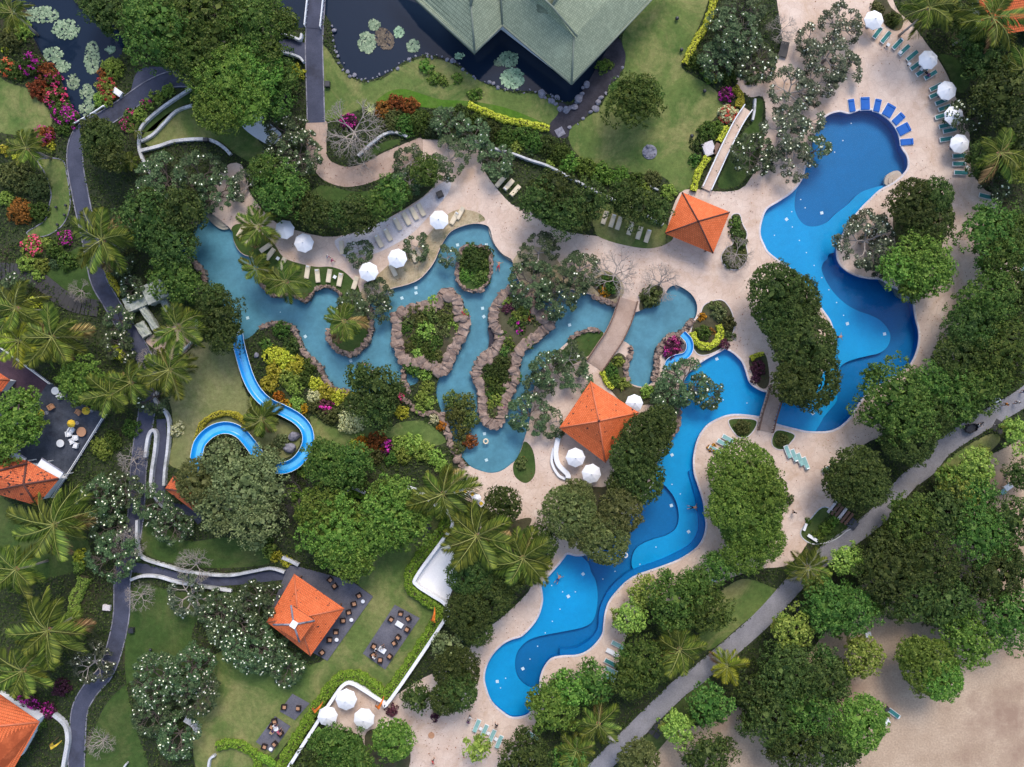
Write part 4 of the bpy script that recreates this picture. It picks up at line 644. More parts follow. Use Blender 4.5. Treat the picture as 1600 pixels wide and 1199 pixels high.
# spiky cream plant
V, F = [], []
for i in range(70):
    a = i * 2.4; e = R(12 + 60 * (i % 9) / 9); d = Vector((math.cos(a) * math.cos(e), math.sin(a) * math.cos(e), math.sin(e))); s = Vector((-math.sin(a), math.cos(a), 0)) * .03; b = len(V); V += [tuple(d * .1 - s), tuple(d * 1.4 + Vector((0, 0, -.15))), tuple(d * .1 + s)]; F.append((b, b + 1, b + 2))
p = P(579, 170, .6); o = ob('spiky_plant', mesh('spiky_plant', V, F, LM['cream']), None, (p.x, p.y, .1)); reg(o, 'cream spiky rosette plant beside the rust red flower bed', 'plant', 579, 170, '')
for a in [([(1117,-12),(1110,20),(1100,45),(1087,65),(1077,85),(1069,102)],11,'yellow',.9,'yellow-leaved clipped hedge along the right edge of the upper lawn'),([(1146,138),(1152,145),(1157,155),(1152,170)],11,'yellow',.9,'yellow-leaved hedge at the top end of the walkway'),([(1135,200),(1128,212),(1122,223)],10,'yellow',.9,'short yellow-leaved hedge halfway down the walkway'),([(1105,247),(1098,258),(1090,272),(1082,300)],10,'yellow',.9,'yellow-leaved hedge leading to the promenade pavilion'),
 ([(732,165),(755,175),(780,185),(797,190),(825,195),(858,202)],11,'yellow',.8,'long yellow-leaved hedge below the pond lawn'),([(162,395),(170,425),(180,445),(192,462)],9,'yellow',.8,'yellow-leaved hedge beside the slate path'),([(308,690),(312,675),(320,660),(337,649),(357,646),(375,652),(390,668)],9,'yellow',.8,'arched yellow-leaved hedge around the slide loop'),([(1080,520),(1086,534),(1100,542),(1116,538),(1125,522),(1122,508)],11,'yellow',.9,'curled yellow-leaved hedge in the bed by the lagoon end'),([(940,580),(944,590),(950,600),(958,606)],8,'yellow',.7,'small yellow-leaved hedge above the lagoon pavilion'),([(1172,562),(1180,556),(1192,553)],7,'yellow',.6,'tiny yellow-leaved hedge on the bank near the small bridge'),
 ([(135,900),(128,920),(120,935),(117,972)],18,'lime',1.2,'lime green creeper hedge beside the left lawn'),([(435,1205),(465,1152),(512,1080),(532,1059),(556,1054),(580,1066),(597,1080),(612,1076),(685,967),(690,954),(674,941),(646,922),(640,905),(648,882),(680,842),(697,818),(693,802),(668,787),(640,772)],17,'hedge',1.3,'long bright green hedge following the white wall around the dining lawn'),([(340,1165),(365,1160),(390,1170),(405,1185),(400,1205)],14,'hedge',1.0,'curved green hedge at the bottom edge left of the dining lawn'),([(540,776),(555,770),(572,776)],12,'hedge',1.1,'short green hedge behind the curled white wall'),([(405,1178),(425,1190),(440,1205)],10,'hedge',1.0,'green hedge below the lowest slate slab')]: hedge(*a, place='')
# ------------------------------------------------------------ roofs and buildings
def clip(poly, d, s):
    """keep the part of a 3D polygon with s(p) >= d"""
    out = []
    for i in range(len(poly)):
        a, b = poly[i], poly[(i + 1) % len(poly)]; fa, fb = s(a) - d, s(b) - d
        if fa >= 0: out.append(a)
        if (fa >= 0) != (fb >= 0): out.append(a + (b - a) * (fa / (fa - fb)))
    return out
def roof_faces(faces, mat, course=.36, lift=.05, under=.04):
    """slopes laid in stepped tile courses; the first two corners of every face are its eave"""
    V, F, UV = [], [], []
    for f in faces:
        f = [Vector(p) for p in f]; e = (f[1] - f[0]).normalized(); n = (f[1] - f[0]).cross(f[2] - f[0]).normalized()
        if n.z < 0: n = -n
        s = n.cross(e).normalized(); s = s if s.z > 0 else -s; fn = lambda p: (p - f[0]).dot(s); top = max(fn(p) for p in f); k = 0
        while k * course < top - 1e-3:
            q = clip(clip(f, k * course, fn), -(k + 1) * course, lambda p: -fn(p)); k += 1
            if len(q) < 3: continue
            b = len(V)
            for p in q: t = (fn(p) - (k - 1) * course) / course; V.append(tuple(p + n * lift * (1 - t))); UV.append(((p - f[0]).dot(e), fn(p)))
            nn = (Vector(V[b + 1]) - Vector(V[b])).cross(Vector(V[b + 2]) - Vector(V[b])); F.append(tuple(range(b, len(V))) if nn.z > 0 else tuple(range(b, len(V)))[::-1])
        b = len(V); V += [tuple(p - n * under) for p in f]; UV += [(0, 0)] * len(f); F.append(tuple(range(b, len(V))))
    me = mesh('roof', V, F, mat); uv = me.uv_layers.new(name='UVMap'); ix = np.zeros(len(me.loops), np.int32); me.loops.foreach_get('vertex_index', ix); uv.data.foreach_set('uv', np.array(UV, np.float32)[ix].ravel()); return me
def ridge(parent, pts, mat, r=.11):
    V, F = tube([tuple(Vector(p) + Vector((0, 0, .05))) for p in pts], r, 6); return ob('ridge', mesh('ridge', V, F, M[mat], True), parent)
def posts(parent, corners, h, mat, k=.82, c=None):
    c = c or sum((Vector(p) for p in corners), Vector()) / len(corners); V, F = box(.22, .22, 1)
    for p in corners: q = c + (Vector(p) - c) * k; ob('post', POST, parent, (q.x, q.y, h / 2), None, (1, 1, h))
V, F = box(.22, .22, 1); POST = mesh('post', V, F, M['wood'])
def pavilion(corners, apex, ze, za, mat, rmat, look, name='pavilion', tier=None, cap=None):
    C = [P(x, y, ze) for x, y in corners]; A = P(*apex, za); root = empty(name, (0, 0, 0)); n = len(C); A2 = A
    faces = [[C[i], C[(i + 1) % n], A] for i in range(n)]; hips = [[C[i], A] for i in range(n)]
    if tier and tier[0] == 'kink':       # flatter skirt, steeper top
        T = [c + (A - c) * tier[1] for c in C]
        for t in T: t.z = ze + (za - ze) * tier[2]
        faces = [[C[i], C[(i + 1) % n], T[(i + 1) % n], T[i]] for i in range(n)] + [[T[i], T[(i + 1) % n], A] for i in range(n)]; hips = [[C[i], T[i], A] for i in range(n)]
    ob('roof', roof_faces(faces, M[mat]), root)
    for h in hips: ridge(root, h, rmat)
    posts(root, C, ze, 'wood')
    if tier and tier[0] == 'upper':      # a raised lantern roof
        T = [P(x, y, tier[2]) for x, y in tier[1]]; A2 = P(*tier[3], tier[4]); up = ob('upper_roof', roof_faces([[T[i], T[(i + 1) % 4], A2] for i in range(4)], M[mat]), root)
        for t in T: ridge(up, [t, A2], 'rockgrey', .14)
        V, F = [], []; m = sum(T, Vector()) / 4; B = [m + (t - m) * .85 for t in T]; nn = len(B); V = [(b.x, b.y, tier[2] - 1.2) for b in B] + [(b.x, b.y, tier[2] + .05) for b in B]; ob('lantern_wall', mesh('lantern_wall', V, [(i, (i + 1) % 4, 4 + (i + 1) % 4, 4 + i) for i in range(4)], M['wood']), root)
        V, F = box(.95, .95, .35); ob('cap', mesh('cap', V, F, M['wallclean']), root, (A2.x, A2.y, A2.z - .02), (0, 0, R(-32)))
    else:
        V, F = tube([(0, 0, 0), (0, 0, .25), (0, 0, .5)], [.22, .16, .03], 8); ob('finial', mesh('finial', V, F, M['ridge_dark']), root, A)
    cx = sum(c[0] for c in corners) / n; cy = sum(c[1] for c in corners) / n; return reg(root, look, 'pavilion', cx, cy, '')
pavilion([(1066,301),(1140,332),(1114,396),(1039,365)], (1091,346), 3.2, 6.2, 'tile_orange', 'ridge_dark', 'square orange tiled pavilion roof with dark hips above the promenade')
pavilion([(923,596),(998,645),(946,723),(874,669)], (936,658), 3.2, 6.8, 'tile_spot', 'ridge_orange', 'square orange tiled pavilion beside the lagoon, black stains on its tiles', tier=('kink', .42, .36))
pavilion([(460,897),(538,951),(485,1025),(417,972)], (466,966), 3.4, 6.0, 'tile_spot', 'ridge_orange', 'orange tiled pavilion with raised lantern roof and white cap, above slate terrace', tier=('upper', [(455,946),(492,970),(468,1003),(427,976)], 6.4, (459,976), 7.7))
pavilion([(271,744),(312,762),(305,800),(258,764)], (285,768), 3.6, 5.4, 'tile_rust', 'ridge_dark', 'small orange roofed slide tower half hidden under trees', 'slide_tower')
def house(name, faces, ridges, mat, rmat, look, px, py, walls=None, wz=3.0):
    root = empty(name, (0, 0, 0)); F_ = [[P(*p) for p in f] for f in faces]; ob('roof', roof_faces(F_, M[mat], .42 if mat == 'tile_green' else .36, .05, .9 if mat == 'tile_green' else .04), root)
    for r in ridges: ridge(root, [P(*p) for p in r], rmat, .16)
    if walls: q = [(P(x, y, wz).x, P(x, y, wz).y) for x, y in walls]; ob('wall', prism(q, 0, wz, M['wallclean'], 'wall'), root)
    return reg(root, look, 'building', px, py, '')
E, G1, G2 = 5.0, 9.5, 10.5
house('main_hall', [[(893,132,E),(785,40,E),(780,-60,9),(862,10,10.3),(897,58,8.2)], [(1018,0,E),(893,132,E),(897,58,8.2),(862,10,10.3),(900,-60,11.3),(1070,-60,E)],
 [(742,83,E),(640,-10,E),(600,-60,E),(700,-60,G1),(736,8,8)], [(785,40,E),(742,83,E),(736,8,8),(740,-60,G1),(781,-60,8)], [(780,-60,9),(905,-62,11.4),(862,10,10.35)], [(698,-60,G1),(742,-60,G1),(736,8,8.05)]],
 [[(893,132,E),(897,58,8.2)], [(742,83,E),(736,8,8)], [(785,40,E),(781,-50,8.6)], [(902,58,8.5),(864,12,10.6),(820,-30,10.4)], [(862,10,10.5),(892,-40,11.3)], [(736,8,8.2),(728,-50,G1)], [(736,8,8.2),(748,-50,G1)], [(893,132,E),(1018,0,E)], [(893,132,E),(785,40,E)], [(742,83,E),(640,-10,E)], [(742,83,E),(785,40,E)]], 'tile_green', 'ridge_green', 'large hall with grey-green shingled hip roofs over the lily pond', 830, 40, [(700,-30),(742,62),(782,25),(892,110),(990,5),(990,-50),(760,-60)], 4.6)
house('restaurant', [[(93,748,4),(42,720,4),(37,757,6.4)], [(58,790,4),(93,748,4),(37,757,6.4)], [(-18,768,4),(58,790,4),(37,757,6.4)], [(42,720,4),(0,712,4),(-18,740,5.6),(-18,768,5),(37,757,6.4)]], [[(93,748,4),(37,757,6.4)], [(42,720,4),(37,757,6.4)], [(58,790,4),(37,757,6.4)], [(-18,768,4.6),(37,757,6.4)], [(42,724,4.6),(-18,740,5.8)]], 'tile_rust', 'ridge_dark', 'restaurant with rust-stained orange hip roof and dark ridges', 37, 757, [(0,725),(42,728),(85,750),(56,783),(-10,762)], 3.8)
house('garden_villa', [[(62,1128,4),(22,1200,4),(-60,1250,7),(-60,1140,7)], [(-30,1075,4),(0,1085,4),(62,1128,4),(-60,1140,7)]], [[(62,1128,4),(-60,1140,7)]], 'tile_orange', 'ridge_orange', 'broad orange tiled villa roof cut off by the bottom left corner', 20, 1140, [(-30,1090),(52,1130),(15,1195),(-40,1200)], 3.8)
house('corner_villa', [[(1550,57,4),(1535,46,4),(1524,-40,4),(1590,-40,7)], [(1650,40,4),(1550,57,4),(1590,-40,7),(1650,-40,7)]], [[(1550,57,4),(1590,-40,7)]], 'tile_orange', 'ridge_orange', 'orange tiled villa roof in the top right corner behind palms', 1570, 25, [(1545,40),(1540,-40),(1640,-40),(1640,30)], 3.8)
house('kiosk', [[(16,594,3),(-2,618,3),(-20,590,4.2)], [(-2,582,3),(16,594,3),(-20,590,4.2)]], [[(16,594,3),(-20,590,4.2)]], 'tile_rust', 'ridge_orange', 'small orange roof corner at the left edge beside the maroon floor', 2, 598, [(-20,588),(10,595),(-4,612),(-20,612)], 2.8)
# white parapets, gutter and chimney of the restaurant
for pts, look in ((((10,706),(38,722)), 'white flat canopy at the top edge of the restaurant roof'), (((62,722),(96,744)), 'white louvred canopy beside the restaurant roof tip')):
    a, b = P(*pts[0], 3.6), P(*pts[1], 3.6); d = b - a; root = empty('flat_canopy', ((a.x + b.x) / 2, (a.y + b.y) / 2, 0), math.atan2(d.y, d.x)); V, F = box(d.length, 1.3, .18, 0, 0, 3.6); ob('top', mesh('top', V, F, M['wallclean']), root); V, F = box(d.length, .12, .2, 0, .72, 3.75); ob('gutter', mesh('gutter', V, F, M['rockgrey']), root)
    for sx in (-.45, .45): V, F = box(.12, .12, 3.5, d.length * sx, 0, 1.75); ob('post', mesh('post', V, F, M['frame_white']), root)
    reg(root, look, 'canopy', pts[0][0], pts[0][1], '')
# ------------------------------------------------------------ white walls
def wall(path, w, h, look, mat='white', n=5, cap=True):
    q = smooth(g(path), n, False); V, F = ribbon(q, w / 10 * .85, -.02, h, round_=.04); o = ob('garden_wall', mesh('garden_wall', V, F, M[mat])); m = path[len(path) // 2]; return reg(o, look, 'wall', m[0], m[1], '')
for a in [([(300,140),(262,165),(237,185),(222,202),(219,220),(220,237),(227,255),(239,275)],5,.6,'outer curved white wall sweeping left of the walled lawn'),([(222,222),(240,212),(257,195),(277,175),(302,166)],5,.5,'upper inner white wall branching across the walled lawn'),([(222,237),(250,230),(275,222),(312,219),(332,221),(350,231),(362,243)],6,.6,'lower white wall arching below the walled lawn'),
 ([(441,54),(456,59),(470,65),(473,56)],4,.9,'short white wall above the side branch of the top path'),([(442,84),(457,88),(470,93),(476,100)],4,.9,'short white wall below the side branch of the top path'),([(560,245),(580,227),(600,212),(617,208),(637,215)],5,.6,'curved grey-white wall beside the pink path'),([(740,222),(765,232),(800,242),(827,252),(857,262),(895,282),(935,303),(972,320),(1035,352)],4,.9,'long straight white wall behind the promenade trees'),
 ([(250,590),(248,610),(245,625),(260,642),(267,662),(265,700),(261,730),(259,758)],5,.9,'outer white wall of the hairpin ramp'),([(230,714),(235,682),(242,672),(247,680),(245,705),(240,740),(240,765),(250,782),(262,795)],6,.9,'inner looped white wall of the hairpin ramp'),([(217,812),(217,850),(225,870),(265,884),(300,893),(357,898),(400,891),(425,887),(446,893)],5,.8,'white wall along the upper side of the branch path'),([(207,905),(225,899),(250,900),(282,909),(325,916),(364,922)],5,.8,'white wall along the lower side of the branch path'),
 ([(447,1205),(475,1161),(525,1084),(542,1064),(555,1064),(575,1076),(600,1091),(612,1088),(695,966),(700,951),(695,939),(675,926),(653,911),(652,898),(690,845),(705,825),(708,812),(702,800),(685,790),(652,766),(635,761)],6,1.5,'tall white wall snaking around the dining lawn','wallclean'),([(530,786),(540,770),(552,762),(572,770)],4,1.2,'curled white wall piece behind the bright trees'),([(87,1114),(105,1131),(109,1154),(105,1180),(101,1205)],7,.8,'wavy white wall right of the bottom left villa'),([(327,1205),(330,1184),(338,1178)],4,.8,'short white wall bit at the bottom edge'),
 ([(201,1190),(190,1205)],3,.8,'tiny white wall stub at the bottom beside the slate path'),([(1178,157),(1177,175),(1174,190)],4,.8,'short white wall bounding the walkway lawn'),([(443,870),(455,875),(468,882)],6,.8,'white slatted wall at the top of the dining pavilion'),([(290,1122),(305,1132),(310,1145)],12,.4,'pale curved bench wall among frangipanis at the bottom left'),([(1028,298),(1015,292)],3,.5,'white wall stub by the promenade lawn'),([(308,500),(308,520),(303,532),(290,545),(275,558)],3,.6,'white edging wall of the small side plaza')]: wall(*a)
wall([(873,678),(868,705),(872,725),(886,740),(887,746)],9,1.0,'white curved bar counter beside the lagoon pavilion','wallclean')
wall([(865,700),(862,722),(872,742),(883,748)],5,.45,'low white bench behind the curved bar counter','wallclean')
# railed walkway, bridges
def rail(parent, path, z, h, mat, name='railing'):
    q = smooth(g(path), 4, False); pts = [(x, y, z + h) for x, y in q]; V, F = tube(pts, .07, 6); tube([(x, y, z + h * .5) for x, y in q], .04, 5, V, F)
    r = ob(name, mesh(name, V, F, M[mat]), parent)
    for i in range(0, len(q), 2): V, F = box(.1, .1, h); ob('baluster', BAL[mat], r, (q[i][0], q[i][1], z + h / 2), None, (1, 1, h))
BAL = {}
for m_ in ('wood', 'wallclean', 'frame_white'): V, F = box(.1, .1, 1); BAL[m_] = mesh('baluster', V, F, M[m_])
def bridge(center, w, z, mat, rmat, look, arch=.5, cat='bridge', name='footbridge', planks=0):
    q = smooth(g(center), 8, False); n = len(q); dz = [arch * math.sin(math.pi * i / (n - 1)) for i in range(n)]; V, F = ribbon(q, w / 10, z - .3, z, dz=dz); root = empty(name, (0, 0, 0)); ob('deck', mesh('deck', V, F, M[mat]), root)
    for s in (-1, 1):
        e = []
        for i, p in enumerate(q):
            a, b = Vector(q[max(0, i - 1)]), Vector(q[min(n - 1, i + 1)]); t = (b - a).normalized(); e.append((p[0] - t.y * w / 20 * s * .94, p[1] + t.x * w / 20 * s * .94, dz[i]))
        V, F = tube([(x, y, z + d + .95) for x, y, d in e], .09, 6); tube([(x, y, z + d + .5) for x, y, d in e], .05, 5, V, F); r = ob('railing', mesh('railing', V, F, M[rmat]), root)
        for i in range(0, n, 2): ob('baluster', BAL[rmat], r, (e[i][0], e[i][1], z + e[i][2] + .48), None, (1, 1, .96))
    m = center[len(center) // 2]; return reg(root, look, cat, m[0], m[1], '')
bridge([(981,468),(972,497),(958,527),(944,548),(928,572)], 31, .12, 'path_pink', 'wood', 'pink paved footbridge with brown rails across the lagoon')
bridge([(1212,606),(1206,625),(1199,648),(1194,674)], 24, .12, 'path_pink', 'wood', 'short pink bridge with dark brown rails over the blue pool')
bridge([(1166,172),(1150,196),(1128,240),(1102,297)], 15, .35, 'deck', 'wallclean', 'long pinkish walkway with white rails running down to the promenade', .2, 'walkway', 'raised_walkway')
bridge([(496,-14),(494,10),(490,45)], 26, .12, 'path_dark', 'wallclean', 'slate bridge with white rails crossing the top pond', .1)
q = g([(118,196),(150,178),(165,168)]); root = empty('pond_rail', (0, 0, 0)); V, F = tube([(x, y, .7) for x, y in q], .12, 6); ob('top_rail', mesh('top_rail', V, F, M['wallclean']), root)
for x, y in q + [((q[0][0] + q[1][0]) / 2, (q[0][1] + q[1][1]) / 2)]: ob('baluster', BAL['wallclean'], root, (x, y, .35), None, (2.2, 2.2, .7))
reg(root, 'white balustrade where the slate path passes the left lily pond', 'railing', 140, 184, '')
for path, look in (([(169,648),(130,711),(88,776)], 'white metal railing along the right edge of the restaurant terrace'), ([(5,543),(25,556),(84,600)], 'white metal railing along the top edge of the maroon floor')):
    root = empty('terrace_railing', (0, 0, 0)); rail(root, path, .35, .95, 'frame_white'); reg(root, look, 'railing', path[1][0], path[1][1], '')
# curved plank steps
root = empty('plank_steps', (0, 0, 0)); q = smooth(g([(-8,424),(25,425),(52,432),(75,448),(95,464),(120,476),(152,482)]), 6, False); V, F = box(.5, 2.6, .12); PL = mesh('plank', V, F, M['darkwood']); acc = 0
for i in range(1, len(q)):
    d = Vector(q[i]) - Vector(q[i - 1]); ob('plank', PL, root, (q[i][0], q[i][1], .1 + .02 * (i % 2)), (0, 0, math.atan2(d.y, d.x) + RN.uniform(-.03, .03)))
reg(root, 'curved run of dark timber plank steps at the left edge', 'steps', 60, 440, '')
# mossy stone ruin
root = empty('stone_ruin', (0, 0, 0))
for x, y, l, w, h, a in [(218,468,5.0,2.2,1.6,24),(242,455,3.6,3.0,2.2,24),(232,498,5.2,1.0,1.3,-58),(255,472,3.0,1.0,1.2,-58),(205,475,1.8,2.0,1.0,24),(222,515,2.4,1.4,.9,-58)]:
    bm = bmesh.new(); bmesh.ops.create_cube(bm, size=1); bmesh.ops.scale(bm, vec=(l, w, h), verts=bm.verts); bmesh.ops.subdivide_edges(bm, edges=bm.edges, cuts=4, use_grid_fill=True)
    for v in bm.verts: v.co += Vector((RN.uniform(-.08, .08), RN.uniform(-.08, .08), RN.uniform(-.12, .12)))
    me = bpy.data.meshes.new('stone_block'); bm.to_mesh(me); bm.free(); me.materials.append(M['mossy']); p = P(x, y, h); ob('stone_block', me, root, (p.x, p.y, h / 2 - .05), (0, 0, R(a)))
reg(root, 'pale mossy ruined stone walls between slate path and lagoon', 'ruin', 240, 470, '')
# ------------------------------------------------------------ rocks
def rock_mesh(seed):
    r = random.Random(seed); bm = bmesh.new(); bmesh.ops.create_icosphere(bm, subdivisions=2, radius=.5); ax = [Vector((r.uniform(-1, 1), r.uniform(-1, 1), r.uniform(-1, 1))).normalized() for _ in range(7)]
    for v in bm.verts:
        d = v.co.normalized(); k = .5
        for a in ax: k = min(k, .40 / max(.35, d.dot(a)) if d.dot(a) > .35 else k)
        v.co = d * (k + r.uniform(-.025, .025))
    me = bpy.data.meshes.new('rock'); bm.to_mesh(me); bm.free(); me.materials.append(M['rock']); return me
ROCK = [rock_mesh(i) for i in range(6)]
def rocks_along(parent, q, step, size, mat, z=.0, jit=.25, closed=True):
    acc = 0.0
    for i in range(1, len(q) + (1 if closed else 0)):
        a, b = Vector(q[i - 1]), Vector(q[i % len(q)]); acc += (b - a).length
        if acc >= step:
            acc = 0; s = size * RN.choice((.55, .8, 1.0, 1.3, 1.75)) * RN.uniform(.85, 1.15); o = ob('rock', RN.choice(ROCK), parent, (b.x + RN.uniform(-jit, jit), b.y + RN.uniform(-jit, jit), z + s * .12), (RN.uniform(-.4, .4), RN.uniform(-.4, .4), RN.uniform(0, 6)), (s, s * RN.uniform(.6, 1.3), s * RN.uniform(.35, .7)))
            if mat != 'rock': own(o, M[mat])
def rim_mesh(q, w, z0, z1, mat, closed=True):
    V, F = ribbon(q, w, z0, z1, closed, round_=min(.2, w * .2)); V = [(x + RN.uniform(-.26, .26), y + RN.uniform(-.26, .26), z + (RN.uniform(-.22, .3) if z > 0 else 0)) for x, y, z in V]; return mesh('rock_rim', V, F, M[mat])
def island(outer, look, rim=.9, soil='bed', zt=.35, mat='rock', rock=.75, kind='rock_island'):
    q = S(outer, 6); root = empty(kind, (0, 0, 0)); ob('soil', prism(q, -.85, zt, M[soil], 'soil'), root); c = Vector((sum(p[0] for p in q) / len(q), sum(p[1] for p in q) / len(q)))
    ins = q
    if rim: ob('rock_rim', rim_mesh(ins, rim, -.85, zt + .25, mat), root); rocks_along(root, ins, rock * 1.25, rock * 1.05, mat, zt, rim * .5); rocks_along(root, ins, rock * 1.9, rock * 1.5, mat, zt - .1, rim * .45)
    cx = sum(p[0] for p in outer) / len(outer); cy = sum(p[1] for p in outer) / len(outer); return reg(root, look, 'island', cx, cy, '')
island([(695,459),(707,462),(715,474),(719,492),(727,505),(721,525),(709,545),(700,567),(694,580),(685,576),(672,570),(650,566),(632,560),(624,545),(621,525),(621,500),(626,491),(642,485),(667,479),(685,474)], 'squarish lagoon island with brown rock rim around tangled shrubs', 1.6)
island([(800,454),(790,459),(779,473),(772,487),(771,505),(778,517),(779,535),(772,548),(757,558),(748,572),(746,587),(751,602),(754,622),(754,642),(760,657),(770,663),(780,661),(784,650),(788,630),(797,607),(804,590),(806,562),(812,545),(835,528),(852,513),(860,498),(842,488),(828,472),(818,458),(808,453)], 'long narrow rock island winding down the middle of the lagoon', 1.5)
island([(722,388),(742,386),(758,388),(767,400),(767,420),(764,435),(755,450),(740,455),(722,449),(715,435),(715,417),(718,405)], 'small round lagoon island packed with clipped bushes', .35, 'lawn_dark', .3, 'rock', .4, 'hedge_island')
for q, look, w in (([(285,404),(300,408),(312,420),(319,435),(316,447),(305,456),(292,462)], 'pinkish rock edging around the arc lawn at the lagoon left end', .8), ([(407,512),(425,506),(445,507),(460,517),(466,532),(472,547),(485,560),(500,575),(507,592),(515,602),(525,610),(545,613)], 'brown rock edging along the garden shore below the lagoon', .75), ([(514,515),(514,530),(522,542),(535,551),(550,554),(562,547),(572,535),(579,520),(579,500),(577,482)], 'rock edging of the palm peninsula in the lagoon', .7),
 ([(405,434),(410,446),(422,459),(437,463),(450,460),(465,465),(477,471),(484,464),(492,453),(507,448),(522,451),(533,461)], 'scalloped pale stone edging below the lagoon lounger lawn', .4), ([(622,612),(628,622),(640,630),(650,642),(662,648),(676,645),(688,650)], 'pale rock band winding through the garden below the squarish island', .6), ([(634,560),(632,575),(630,590),(636,605),(640,615)], 'rock band left of the small blue pocket pool', .6), ([(690,645),(700,680),(708,700),(716,716),(724,728)], 'rough rock bank left of the lagoon bottom bowl', 1.0),
 ([(815,443),(830,461),(850,457)], 'rock edging under the frangipanis right of the lagoon', .6), ([(925,463),(945,471),(962,477)], 'rock abutment above the lagoon footbridge', .7), ([(890,532),(902,522),(920,516),(937,517)], 'rock edging of the grass spit by the footbridge', .5), ([(1085,500),(1077,507),(1070,517),(1058,524),(1045,527),(1033,541),(1027,553),(1026,575),(1021,596)], 'rock bank on the right of the lagoon tail', .8), ([(984,541),(986,552),(978,572),(980,594)], 'rock bank on the left of the lagoon tail', .7), ([(1058,635),(1061,655),(1056,672),(1047,686)], 'pink rock edging left of the blue pool', .6), ([(310,340),(300,350),(290,362)], 'rock lip at the lagoon top left end', .8)):
    root = empty('rock_edging', (0, 0, 0)); s = smooth(g(q), 8, False); ob('rock_rim', rim_mesh(s, w, -.85, .3, 'rock', False), root); rocks_along(root, s, w * 1.1, w * .85, 'rock', .2, w * .3, False); m = q[len(q) // 2]; reg(root, look, 'rock edging', m[0], m[1], '')
V, F = ribbon(smooth(g([(767,512),(770,528),(768,545)]), 4, False), 1.1, -.85, .05); o = ob('flat_rock', mesh('flat_rock', V, F, M['streambed'])); reg(o, 'dark flat rock slab on the left side of the long island', 'rock', 768, 528, '')
for nm, pts, st_, sz in (('pond_stones', [(517,37),(522,62),(527,87),(540,110),(555,122),(572,126),(595,120),(612,110),(632,96),(650,90),(667,86),(695,92),(722,105),(750,127),(800,142),(837,143),(865,152),(880,162)], .55, .5), ('stream_stones', [(977,95),(970,115),(955,133),(943,152),(932,170),(910,186),(892,200)], 1.0, .6), ('cascade_stones', [(838,145),(850,150),(862,158),(872,168),(885,170),(897,165),(905,155),(912,143),(915,134)], .45, .75)):
    root = empty(nm, (0, 0, 0)); rocks_along(root, smooth(g(pts), 8, False), st_, sz, 'rockgrey', 0, .35, False); m = pts[len(pts) // 2]; reg(root, {'pond_stones': 'row of grey boulders lining the curved pond shore', 'stream_stones': 'grey stones along the right bank of the dark stream', 'cascade_stones': 'curve of pale boulders below the hall roof tip'}[nm], 'stones', m[0], m[1], '')
for x, y, s, look in ((459,682,2.0,'grey boulder inside the slide bend, upper one'), (452,700,2.2,'grey boulder inside the slide bend, lower one'), (400,555,1.0,'small dark boulder beside the upper slide run')):
    p = P(x, y, .5); o = ob('boulder', ROCK[int(s * 7) % 6], None, (p.x, p.y, .3), (.2, .1, x), (s, s * .8, s * .7)); own(o, M['rockgrey']); reg(o, look, 'rock', x, y, '')
# stone disc, stepping stone, drains
def disc(r, h, k=24): return tube([(0, 0, 0), (0, 0, h), (0, 0, h + .01)], [r, r, r * .96], k)
root = empty('stone_disc', P(1015, 238)); V, F = disc(1.15, .12); ob('plinth', mesh('plinth', V, F, M['rockgrey']), root); rocks_along(root, [(.8 * math.cos(i * .3), .8 * math.sin(i * .3)) for i in range(21)], .28, .35, 'rockgrey', .12, .1); reg(root, 'round grey stone disc set in the upper lawn', 'stone disc', 1015, 238, '')
V, F = box(1.3, 1.3, .12, 0, 0, .1); o = ob('paving_slab', mesh('paving_slab', V, F, M['rockgrey']), None, P(875, 207), (0, 0, .5)); reg(o, 'square grey slab at the foot of the dark stream', 'slab', 875, 207, '')
V, F = disc(.5, .05); o = ob('drain_cover', mesh('drain_cover', V, F, M['tan']), None, (P(674, 1149).x, P(674, 1149).y, .05)); reg(o, 'round brown drain cover in the lower pink paving', 'drain cover', 674, 1149, '')
# lily pads
PAD = leafmat('lily_pad', (.10, .16, .11), (.19, .27, .20), (.30, .38, .28), .05)
def lilies(x, y, rx, ry, n, look, mat=None, ang=0.0):
    V, F = [], []; k = 7
    for i in range(n):
        a, d = RN.uniform(0, 6.28), math.sqrt(RN.random()); px_, py_ = d * rx * math.cos(a), d * ry * math.sin(a); cx = (px_ * math.cos(ang) - py_ * math.sin(ang)) / 10; cy = (px_ * math.sin(ang) + py_ * math.cos(ang)) / 10; r = RN.uniform(.10, .24); z = RN.uniform(0, .06); b = len(V); a0 = RN.uniform(0, 6)
        V.append((cx, cy, z)); V += [(cx + r * math.cos(a0 + j * .9), cy + r * math.sin(a0 + j * .9), z + RN.uniform(-.01, .03)) for j in range(k)]; F += [(b, b + 1 + j, b + 2 + j) for j in range(k - 1)]
    p = P(x, y); o = ob('lily_pads', mesh('lily_pads', V, F, mat or PAD), None, (p.x, p.y, -.22)); o['kind'] = 'stuff'; o['label'] = look; o['category'] = 'lily pads'
